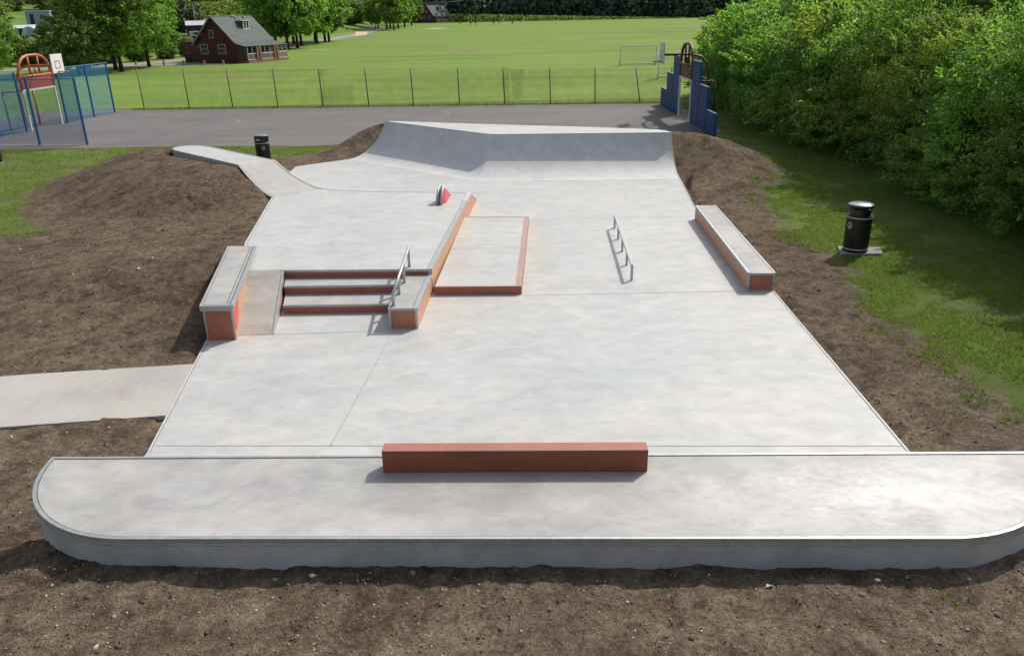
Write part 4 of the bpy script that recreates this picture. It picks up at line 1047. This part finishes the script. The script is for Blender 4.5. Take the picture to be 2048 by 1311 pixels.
def add_tree(name, seed, prof, H, trunk_h, trunk_r, n_clump, per, csize, leaf, mat, spray=.3, core=.25, limbs=6, minz=None):
    rg = np.random.default_rng(seed); t = empty(name); SRC.append(t)
    C, Nn = crown_pts(rg, prof, n_clump, per, csize, spray, core=core)
    if minz is not None: C[:,2] = np.maximum(C[:,2], minz+rg.random(len(C))*.1)
    V, Fq = leaf_arr(C, Nn, leaf, rg)
    arr_mesh('crown', V, Fq, mat, t)
    m = MB(); top = Vector((rg.normal()*.15,rg.normal()*.15,H*.72))
    m.tube([(0,0,-.1),(0.03,0.02,trunk_h*.5),(top.x*.4,top.y*.4,trunk_h),tuple(top)], [trunk_r*1.25,trunk_r,trunk_r*.8,trunk_r*.15], 9)
    for k in range(limbs):
        a = 2*math.pi*k/limbs+rg.uniform(-.3,.3); z0 = trunk_h*rg.uniform(.85,1.25); rad, zz = prof(a, rg.uniform(.4,.8))
        e_ = Vector((rad*.75*math.cos(a), rad*.75*math.sin(a), max(zz, z0+.5)))
        s0 = Vector((top.x*.4,top.y*.4,z0)); mid = s0.lerp(e_, .5)+Vector((0,0,-.1*H*.3))
        m.tube([s0, mid, e_], [trunk_r*.45,trunk_r*.3,trunk_r*.08], 6)
    m.build('trunk', M['bark'], t)
    return t
def prof_ell(rx, z0, z1, lump=.15, seed=0, base=.35):
    ph = [random.Random(seed*7+i).uniform(0,6.28) for i in range(4)]
    def f(th, u):
        s = math.sin(math.pi*min(1,(u*.92+.04)))**.55*(1 if u > .3 else (base+(1-base)*u/.3)**.5)
        r = rx*s*(1+lump*math.sin(2*th+ph[0])+lump*.7*math.sin(3*th+ph[1]+u*5))
        return r, z0+(z1-z0)*u
    return f
def prof_hedge(rx, H, seed=0):
    ph = [random.Random(seed*5+i).uniform(0,6.28) for i in range(4)]
    def f(th, u):
        s = (.86+.22*math.sin(u*3.1)) * (1-max(0,(u-.72)/.28)**2*.75)
        r = rx*s*(1+.13*math.sin(2*th+ph[0]+u*4)+.12*math.sin(3*th+ph[1]-u*6))
        return r, .0+H*u
    return f
def place(src, x, y, z=0, sc=1., rz=None, label=None, cat='tree', group=None, szz=None):
    o = src if not src.get('used') else copy_tree(src)
    src['used'] = 1
    o.location = (x,y,z); o.scale = (sc,sc,sc*(szz or 1)); o.rotation_euler = (0,0,random.uniform(0,6.28) if rz is None else rz)
    tag(o, label, cat, group); return o
def clean_used():
    for t in SRC:
        if not t.get('used'):
            for c in list(t.children): bpy.data.objects.remove(c)
            bpy.data.objects.remove(t)
    for o in bpy.data.objects:
        if 'used' in o.keys(): del o['used']

# hedge trees on the right
HV = [add_tree('hedge_tree', 40+i, prof_hedge(2.0, 4.9+.3*i, i), 4.9+.3*i, 1.2, .12, 430, 120, .40, .048, M['hedge'], spray=.42, core=.3, limbs=5, minz=.02) for i in range(4)]
HVf = [add_tree('hedge_tree', 60+i, prof_hedge(2.1, 4.9+.35*i, i+7), 4.9+.35*i, 1.2, .12, 330, 75, .46, .082, M['hedge'], spray=.42, core=.3, limbs=5, minz=.02) for i in range(3)]
k = 0; pos = []
y = 11.5
while y < 57:
    pos.append((14.0+random.uniform(-.25,.3), y, 0)); y += 2.55+random.uniform(-.3,.3)
y = 13.
while y < 58:
    pos.append((17.4+random.uniform(-.5,.5), y, 1)); y += 3.3+random.uniform(-.3,.3)
y = 20.
while y < 62:
    pos.append((21.6+random.uniform(-.5,.5), y, 2)); y += 4.3
ordw = ['first','second','third','fourth','fifth','sixth','seventh','eighth','ninth','tenth','eleventh','twelfth','thirteenth','fourteenth','fifteenth','sixteenth','seventeenth','eighteenth','nineteenth','twentieth']
cnt = [0,0,0]; rowname = ['front row','middle row','back row']
for (x, y, row) in pos:
    src = random.choice(HV if (y < 30 and row == 0) else HVf)
    c_ = cnt[row]; cnt[row] += 1
    place(src, x, y, -.02, random.uniform(.90,1.08)*(.97,1.20,1.55)[row], None, 'leafy hedge tree on the right, %s from the camera in the %s' % (ordw[min(c_,19)], rowname[row]), 'tree', 'trees of the right hand hedge')

# lime trees on the left and along the lane
LT = [add_tree('lime_tree', 80+i, prof_ell(4.3+.3*i, 1.9, 12+i, .12, i, .5), 12+i, 2.2, .24, 300, 70, .95, .21, M['tree'], spray=.2, core=.3, limbs=6) for i in range(3)]
LF = [add_tree('lime_tree', 90+i, prof_ell(4.6, 2.4, 12.5+i, .12, i+4, .5), 12.5+i, 2.8, .27, 150, 50, 1.25, .42, M['tree'], spray=.1, core=.3, limbs=5) for i in range(2)]
lime = [(-46.9,76,.60,'bright green leafy tree cut by the left edge of the picture'),
        (-44.6,95.6,.86,'tall dark tree with twin trunk look, left of the lane bollards'), (-42.5,92.4,.88,'dense tree standing just behind the blue fence corner'), (-43.0,100.9,.80,'round light green tree at the lane edge left of the hut')]
for x, y, sc, lb in lime: place(random.choice(LT), x, y, 0, sc, None, lb, 'tree')
B = add_tree('shrubby_tree', 120, prof_ell(4.4, .9, 9, .15, 3, .5), 9, 1.2, .2, 300, 70, .9, .19, M['bushl'], spray=.35, core=.3)
place(B, -45.0,88.0,0,.62,None,'olive green spreading tree behind the orange goal arch','tree',szz=1.12)
row1 = [(-37.5,145),(-36.8,148.8),(-41.4,152),(-38.8,160),(-42.2,168),(-38.1,170),(-38.1,178),(-42,186),(-37.9,181)]
row2 = [(-46.1,300),(-49,326),(-43,316),(-37.2,282),(-39.6,312),(-43.6,345),(-43.6,367),(-42.2,380),(-40,335),(-41.5,296)]
for i, (x, y) in enumerate(row1):
    place(random.choice(LF), x, y, 0, random.uniform(.86,1.02), None, 'full green tree, %s away from the near hut in the row behind it' % ordw[i], 'tree', 'row of trees behind the near hut')
for i, (x, y) in enumerate(row2):
    place(random.choice(LF), x, y, 0, random.uniform(.85,1.0)*(.72 if i < 1 else 1), None, 'distant round tree left of the far hut, %s of the clump in depth' % ordw[i], 'tree', 'clump of trees by the far hut')

# shrubs and trees over the hillside
BS = [add_tree('shrub', 130+i, prof_ell(3.6, .2, 5+i, .2, i+9, .8), 5+i, .6, .12, 130, 50, 1.0, .33, M['bushl'], spray=.3, core=.3) for i in range(2)]
BP_ = add_tree('copper_tree', 140, prof_ell(4.5, .5, 8, .15, 12, .7), 8, 1., .2, 150, 55, 1.1, .36, M['purple'])
BW = add_tree('silver_shrub', 141, prof_ell(4.0, .2, 5.6, .15, 13, .8), 5, .6, .15, 140, 50, 1.0, .33, M['pale'])
def onhill(x, y): return hill_z(x, y) - .1
hill_items = []
rs = random.Random(5)
near_belt = [(x, 106+rs.uniform(-1.2,3)) for x in (-74,-70,-66,-62,-58.5,-55)] + [(-52.5,110),(-50.0,114),(-48.0,119),(-47.2,125),(-47,132),(-47.5,139)]
for i, (x, y) in enumerate(near_belt):
    place(BS[i % 2], x, y, onhill(x,y), rs.uniform(.42,.58)*(1. if i < 8 else .8), None, 'lane side shrub beyond the blue fence, %s from the left' % ordw[i], 'shrub', 'shrubs along the lane')
n_ = 0
fsc = [(25,18,.8),(100,18,1.),(130,60,.7),(100,95,.4),(250,30,1.),(300,60,1.),(345,62,.7),(330,90,.7),(432,62,.5),(578,36,.8),
       (700,50,.8),(640,60,1.),(660,48,.9),(690,40,1.),(715,46,1.),(735,40,.9),(750,38,1.),(60,2,1.2),(150,0,1.5),(90,0,1.4),(210,5,1.3),(270,2,1.2),(345,0,.9),(120,30,.8)]
for px, py, sc in fsc:
    x, y, z = hit(px, max(py, 2)+4) if py < 35 and px < 600 else hit(px, py)
    if y > 480: y = 470; x = x*470/y if False else ray(px,py).x/ray(px,py).y*420; y = 420; z = hill_z(x,y)
    d_ = y/150
    place(BS[n_ % 2], x, y, z-.2, sc*max(.8, d_*.62), None, 'hillside bush, number %s counted from the left edge among the allotment bushes' % (n_+1) if False else 'green bush on the hillside, %s' % ('near the left edge' if px < 110 else 'behind the tall trees' if px < 330 else 'behind the near hut roof' if px < 600 else 'beyond the lane bend'), 'shrub', 'bushes scattered over the hillside ' + ('left' if px < 110 else 'middle' if px < 330 else 'behind hut' if px < 600 else 'by lane bend'))
    n_ += 1
x, y, z = hit(325, 34); place(BP_, x, y, z, y/170, None, 'dark purple leaved tree on the hillside', 'tree')
x, y, z = hit(365, 64); place(BW, x, y, z, y/190, None, 'pale silvery shrub left of the utility pole', 'shrub')
# top line of trees on the hill
for i in range(16):
    x = -330+i*17; y = 330+rs.uniform(-30,60); place(BS[i % 2], x, y, onhill(x,y), rs.uniform(2.,2.7), None, 'large bushy tree on the skyline of the left hill, %s from the left' % ordw[i], 'tree', 'skyline trees of the left hill')

# hedge line across the hillside
def leaf_stuff(name, P, Nn, leaf, mat, seed, **kw):
    V, Fq = leaf_arr(P, Nn, leaf, np.random.default_rng(seed)); return tag(arr_mesh(name, V, Fq, mat), **kw)
rg = np.random.default_rng(3)
hl = [hit(px, py)[:2] for px, py in ((395,36),(430,32),(470,27),(520,23),(570,20))]
n = 9000; t = rg.random(n)*(len(hl)-1); i0 = t.astype(int); f = (t-i0)[:,None]; Hh = np.array(hl)
C = Hh[i0]*(1-f)+Hh[np.minimum(i0+1,len(hl)-1)]*f + rg.normal(size=(n,2))*1.0
Zc = hill_h(C[:,0],C[:,1])+rg.random(n)*3.2*(1+.25*np.sin(C[:,0]*.4))
leaf_stuff('hedgerow', np.column_stack([C,Zc]), rg.normal(size=(n,3)), .42, M['bushl'], 5, label='long clipped field hedge across the hillside', cat='hedge')
# dark distant wood: reads as one mass
def wood(n, x0, x1, yb, depth, Hm, seed):
    rg = np.random.default_rng(seed)
    xc = rg.uniform(x0,x1,420); yc = yb+rg.uniform(0,depth,420)+8*np.sin(xc*.05); hc = Hm*rg.uniform(.7,1.15,420); wc = rg.uniform(5,9,420)
    k = rg.integers(0,420,n); u = rg.random(n)**.8; a = rg.uniform(0,6.28,n); w = wc[k]*np.sin(np.pi*np.clip(u*.8+.18,0,1))**.5*rg.uniform(.65,1.05,n)
    P = np.column_stack([xc[k]+w*np.cos(a), yc[k]+w*np.sin(a), hc[k]*u]); Nn = np.column_stack([np.cos(a),np.sin(a),(u-.3)])+rg.normal(size=(n,3))*.5
    return P, Nn
P, Nn = wood(90000, -130, 215, 468, 45, 22, 9)
leaf_stuff('woodland', P, Nn, .95, M['wood_far'], 6, label='dark mass of distant trees beyond the playing field', cat='woodland', kind='stuff')
P, Nn = wood(26000, 22, 70, 66, 60, 9, 11) if False else wood(9000, -70, -52, 470, 20, 14, 11)
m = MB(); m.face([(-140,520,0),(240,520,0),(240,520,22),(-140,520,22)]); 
wb_ = m.build('wood_shade_sheet', plain('deep wood shade', (.014,.028,.024), 1., 0, .5, .2)); tag(wb_, 'flat dark sheet painted as the shade deep in the distant wood', 'woodland', kind='stuff')  # one plane, coloured dark to stand for shade behind the front trees
# pale bank of bramble before the wood
rg = np.random.default_rng(8); n = 7000; xx = rg.uniform(-32,95,n); yy = 455+rg.normal(size=n)*3; zz = rg.random(n)**1.4*np.maximum(.2,4.2*(1-(xx+32)/125))
leaf_stuff('bramble_bank', np.column_stack([xx,yy,zz]), rg.normal(size=(n,3)), .55, M['bushl'], 7, label='low pale bramble bank at the foot of the distant wood', cat='undergrowth', kind='stuff')
SP = add_tree('sapling', 150, prof_ell(.55, .8, 3.6, .15, 3, .6), 3.6, .9, .09, 30, 20, .28, .22, M['bushl'])
for i, (px, py) in enumerate(((921,50),(941,50.5),(952,50.5),(964,47),(988,50),(998,49),(1025,50))):
    x, y = at(px, py); place(SP, x, y, 0, .55+.25*(i % 3), None, 'young sapling on the far field, %s from the left' % ordw[i], 'tree', 'saplings at the far edge of the field')

# ------------------------------------------------------------------ allotment buildings, van, poles
def shed(name, px, py, w, d, h, wall, roofm_, rz, label, kind_=0):
    x, y, z = hit(px, py); e_ = empty(name, (x,y,z), rz)
    m = MB(); m.prism([(0,0),(w,0),(w,d),(0,d)], -.6, h); m.build('wall', wall, e_)
    m = MB()
    if kind_ == 0:
        m.prism([(-.2,-.2),(w+.2,-.2),(w+.2,d+.2),(-.2,d+.2)], h+.01, [h+.25,h+.25,h+.1,h+.1])
    else:
        m.face([(-.2,-.2,h-.05),(w+.2,-.2,h-.05),(w+.2,d/2,h+w*.16),(-.2,d/2,h+w*.16)]); m.face([(-.2,d/2,h+w*.16),(w+.2,d/2,h+w*.16),(w+.2,d+.2,h-.05),(-.2,d+.2,h-.05)])
        m.face([(0,0,h),(0,d/2,h+w*.15),(0,d,h)][::-1]); m.face([(w,0,h),(w,d,h),(w,d/2,h+w*.15)])
    m.build('roof', roofm_, e_)
    m = MB(); m.box((w*.25,-.03,h*.42),(w*.16,.04,h*.8)); m.build('door', M['glassd'], e_)
    m = MB(); m.box((w*.7,-.03,h*.6),(w*.2,.04,h*.3)); m.build('window', M['glassd'], e_)
    tag(e_, label, 'shed'); return e_
shed('blue_shed', 55, 51, 4.6, 3, 2.6, M['shedblue'], M['lightroof'], R(12), 'pale blue grey shed on the hillside at upper left')
shed('greenhouse', 33, 71, 3.2, 2.6, 1.2, plain('greenhouse glass', (.28,.33,.33), .25), M['lightroof'], R(25), 'small glass greenhouse left of the polytunnel', 1)
shed('garden_shed', 376, 73, 5.2, 3.2, 2.2, M['plinth'], M['lightroof'], R(20), 'dark allotment shed with white roof left of the near hut', 1)
x, y, z = hit(61, 74); pt = empty('polytunnel', (x,y,z), R(15)); m = MB()
for j in range(8):
    for i in range(10):
        a0_, a1_ = math.pi*i/10, math.pi*(i+1)/10; r_ = 1.35; y0, y1 = j*.7, (j+1)*.7
        m.face([(r_*math.cos(a0_),y0,1.3*r_*math.sin(a0_)),(r_*math.cos(a0_),y1,1.3*r_*math.sin(a0_)),(r_*math.cos(a1_),y1,1.3*r_*math.sin(a1_)),(r_*math.cos(a1_),y0,1.3*r_*math.sin(a1_))], 0, True)
m.face([(1.35*math.cos(math.pi*i/10),0,1.3*1.35*math.sin(math.pi*i/10)) for i in range(11)])
m.build('cover', M['lightroof'], pt); m = MB(); m.box((0,-.03,.7),(.7,.03,1.4)); m.build('door', M['shedblue'], pt); tag(pt, 'rounded white polytunnel among the allotment plots', 'polytunnel')
def vehicle(name, x, y, z, rz, L, Wd, Hh, body, label, cat):
    v = empty(name, (x,y,z), rz)
    m = MB(); pr = [(0,.35),(L,.35),(L,Hh*.5),(L*.86,Hh*.56),(L*.72,Hh),(0.05,Hh)]
    for s in (0,Wd): m.face([(a,s,b) for a, b in (pr if s == 0 else pr[::-1])])
    for i in range(len(pr)):
        a, b = pr[i], pr[(i+1) % len(pr)]; m.face([(a[0],0,a[1]),(a[0],Wd,a[1]),(b[0],Wd,b[1]),(b[0],0,b[1])])
    m.build('body', body, v, .05)
    m = MB(); m.box((L*.45,-.01,Hh*.75),(L*.5,.02,Hh*.26)); m.box((L*.793,Wd/2,Hh*.79),(.10,Wd*.8,Hh*.3)); m.box((-.01,Wd/2,Hh*.75),(.03,Wd*.7,Hh*.3)); m.build('window', M['glassd'], v)
    for a in (.2,.8):
        for s in (0.05,Wd-.05):
            m = MB(); m.tube([(L*a,s-.1,.33),(L*a,s+.1,.33)], .33, 14); m.build('wheel', M['black'], v)
    tag(v, label, cat)
x, y, z = hit(417, 14.5); k_ = y/200
vehicle('parked_van', x, y, z, R(120), 4.6, 1.9, 2.0, M['white'], 'white van with dark rear window parked on the hillside track', 'van')
x, y, z = hit(380, 79); vehicle('parked_car', x, y, z, R(10), 4.2, 1.7, 1.45, M['lightroof'], 'pale silver car below the dark shed left of the near hut', 'car')
x, y, z = hit(382, 9); m = MB(); m.prism([(0,0),(3,0),(3,2),(0,2)], 0, .9); o = m.build('timber_pallet_stack', M['sand']); o.location = (x-3,y,z); tag(o, 'low pale timber stack beside the white van', 'timber stack')
def pole(name, px, py, top_py, label):
    x, y, z = hit(px, py); d = ray(px, top_py); zt = CH+d.z*(y/d.y)
    e_ = empty(name, (x,y,z)); m = MB(); m.tube([(0,0,-.2),(0,0,zt-z)], [.16,.11], 8); m.build('shaft', M['wood'], e_)
    m = MB(); m.beam((-.5,0,zt-z-.3),(.5,0,zt-z-.3),.08,.1); m.build('cross_arm', M['wood'], e_); tag(e_, label, 'utility pole'); return Vector((x,y,zt-.2))
q1 = pole('utility_pole', 394.5, 70, 10, 'wooden utility pole left of the near hut roof')
q2 = pole('utility_pole', 693, 42, -4, 'slender utility pole behind the row of trees')
def wire(a, b, sag, label):
    m = MB(); pts = [a.lerp(b, i/12)+Vector((0,0,-sag*4*(i/12)*(1-i/12))) for i in range(13)]; m.tube(pts, .05, 5)
    tag(m.build('overhead_wire', M['greenpost']), label, 'wire')
wire(q1-Vector((0,0,3)), q1+Vector((-60,10,-2.6)), .8, 'dark overhead wire running left from the pole by the hut')
wire(q2, q2+Vector((-40,-60,-3)), 2., 'thin overhead wire running left from the slender far pole')
wire(q2, q2+Vector((60,90,2)), 3., 'thin overhead wire running right from the slender far pole')

# ------------------------------------------------------------------ loose stones, clods, litter and grass blades
def scatter_stones():
    rg = np.random.default_rng(21); P = []
    def gen(n, x0, x1, y0, y1, s0, s1):
        x = rg.uniform(x0,x1,n); y = rg.uniform(y0,y1,n); z, sd, cd = surf_h(x,y)
        ok = sd > .1+.4*rg.random(n)
        for poly, _ in FOOT: ok &= ~inside(x,y,poly) & (dist(x,y,poly) > .03)
        ok &= ~inside(x,y,PATHP)
        x, y, z = x[ok], y[ok], z[ok]; s = s0+(s1-s0)*rg.random(len(x))**3.5
        P.append(np.column_stack([x,y,z,s]))
    gen(14000,-5.5,5.8,3.8,6.6,.003,.015); gen(4500,-9,-4.5,4,15,.004,.02); gen(3000,-12,-5,12,26,.006,.026); gen(3500,5,8.5,8,27,.006,.026); gen(1500,-16,-7,22,33,.01,.035); gen(900,5.5,10,26,33,.01,.035); gen(260,-8,7,3.8,6.4,.015,.04); gen(500,-14,-5,8,26,.02,.05); gen(250,5,8,8,27,.02,.045)
    P = np.concatenate(P); n = len(P)
    base = np.array([(1,0,0),(-1,0,0),(0,1,0),(0,-1,0),(0,0,1),(0,0,-1)],float)
    Fb = np.array([(0,2,4),(2,1,4),(1,3,4),(3,0,4),(2,0,5),(1,2,5),(3,1,5),(0,3,5)])
    sc = rg.uniform(.6,1.4,(n,1,3))*P[:,3][:,None,None]; V = base[None]*sc*rg.uniform(.8,1.2,(n,6,3)); a = rg.uniform(0,6.28,n); c_, s_ = np.cos(a), np.sin(a)
    Vx = V[:,:,0]*c_[:,None]-V[:,:,1]*s_[:,None]; Vy = V[:,:,0]*s_[:,None]+V[:,:,1]*c_[:,None]
    V = np.stack([Vx,Vy,V[:,:,2]*.7],2)+P[:,None,:3]; V[:,:,2] += .002
    Fq = (Fb[None]+np.arange(n)[:,None,None]*6).reshape(-1,3)
    tag(arr_mesh('gravel', V.reshape(-1,3), Fq, M['pebble'], k=3), 'loose pebbles and clods scattered over the bare brown soil', 'pebbles', kind='stuff')
scatter_stones()
def grass():
    rg = np.random.default_rng(33); P = []
    def gen(n, x0, x1, y0, y1, h0):
        x = rg.uniform(x0,x1,n); y = rg.uniform(y0,y1,n)
        cl = fbm(x,y,1.6,3,2)+.25*fbm(x,y,6,2,4)
        z, sd, cd = surf_h(x,y)
        ok = (sd < .0+cl*1.5) & (cd < -.15) & (cl > -.20+.3*rg.random(n)-.1)
        x, y, z = x[ok], y[ok], z[ok]; P.append(np.column_stack([x,y,z,h0*rg.uniform(.5,1.4,len(x))]))
    gen(110000,6.6,13.5,9,26,.045); gen(40000,7.2,13,26,40,.055); gen(50000,-24,-12.5,20,37,.055); gen(22000,-16,-6,32,37.5,.055); gen(5000,-25,-12,17,22,.04)
    # fringe along the fence foot
    n = 6000; xx = rg.uniform(-24,9.5,n); t = (xx+23.3)/32.6; P.append(np.column_stack([xx, 52.7-1.75*t+rg.normal(size=n)*.15, np.zeros(n), rg.uniform(.05,.16,n)]))
    # few weeds in the bare earth
    for cx, cy, r_, nn in ((-13.6,13.6,.5,200),(6.9,11.6,.35,300),(6.6,13.2,.25,400),(3.75,5.55,.05,24),(1.0,4.9,.1,30),(6.3,10.2,.2,120)):
        x = cx+rg.normal(size=nn)*r_; y = cy+rg.normal(size=nn)*r_; z,_,_ = surf_h(x,y); P.append(np.column_stack([x,y,z,rg.uniform(.02,.05,nn)]))
    P = np.concatenate(P); n = len(P); a = rg.uniform(0,6.28,n); w = P[:,3]*.14+.004
    le = rg.normal(size=(n,2))*.5*P[:,3][:,None]
    dx, dy = np.cos(a)*w, np.sin(a)*w
    V = np.stack([np.column_stack([P[:,0]-dx,P[:,1]-dy,P[:,2]-.005]), np.column_stack([P[:,0]+dx,P[:,1]+dy,P[:,2]-.005]), np.column_stack([P[:,0]+le[:,0],P[:,1]+le[:,1],P[:,2]+P[:,3]])],1)
    tag(arr_mesh('grass', V.reshape(-1,3), np.arange(3*n).reshape(-1,3), M['blade'], k=3), 'short green grass around the skatepark and along the fence foot', 'grass', kind='stuff')
grass()
x, y = at(1755,1162,.62); z = float(surf_h(np.array([x]),np.array([y]))[0][0])
m = MB(); m.lathe((0,0,0), [(.022,0),(.026,.006),(.024,.012),(.012,.014)], 20); o = m.build('bottle_top', M['white']); o.location = (*at(1755,1162,z),z+.004); o.rotation_euler = (R(8),R(-5),0)
tag(o, 'small round white bottle top on the soil at lower right', 'bottle top')
m = MB(); m.face([(0,0,.012),(.05,.01,.02),(.06,.035,.006),(.01,.03,.025)]); m.face([(0.05,.01,.02),(.085,-.01,.008),(.06,.035,.006)]); o = m.build('litter_scrap', M['whiteb']); o.location = (*at(1532,1176,z),z+.003)
tag(o, 'torn pale scrap of litter on the soil below the platform wall', 'litter')
clean_used()

# ------------------------------------------------------------------ light, sky, camera
w = bpy.data.worlds.new('World'); S.world = w; w.use_nodes = True
nt = w.node_tree; bg = nt.nodes['Background']; sky = nt.nodes.new('ShaderNodeTexSky'); sky.sky_type = 'NISHITA'; sky.sun_disc = False
EL, AZ = R(45), math.atan2(.67,.74)
sky.sun_elevation = EL; sky.sun_rotation = AZ; sky.air_density = 1.; sky.dust_density = 3.5; sky.ozone_density = 1.
hs = nt.nodes.new('ShaderNodeHueSaturation'); hs.inputs['Saturation'].default_value = .62; nt.links.new(sky.outputs[0], hs.inputs['Color']); nt.links.new(hs.outputs[0], bg.inputs[0]); bg.inputs[1].default_value = .145
sl = bpy.data.lights.new('sun', 'SUN'); sl.energy = 3.7; sl.angle = R(.6); sl.color = (1,.955,.89)
so = bpy.data.objects.new('sun', sl); COL.objects.link(so)
sv = Vector((math.sin(AZ)*math.cos(EL), math.cos(AZ)*math.cos(EL), math.sin(EL)))
so.rotation_euler = sv.to_track_quat('Z', 'Y').to_euler(); so.location = sv*60
cam = bpy.data.cameras.new('camera'); co = bpy.data.objects.new('camera', cam); COL.objects.link(co)
cam.sensor_fit = 'HORIZONTAL'; cam.sensor_width = 36; cam.lens = 36*F_/W_; cam.clip_end = 3000; cam.clip_start = .1
Mx = Matrix(((cR.x,cU.x,-vF.x,0),(cR.y,cU.y,-vF.y,0),(cR.z,cU.z,-vF.z,CH),(0,0,0,1))); co.matrix_world = Mx
S.camera = co
S.view_settings.view_transform = 'Standard'; S.view_settings.look = 'None'; S.view_settings.exposure = 0
S.render.resolution_x = 1024; S.render.resolution_y = 655
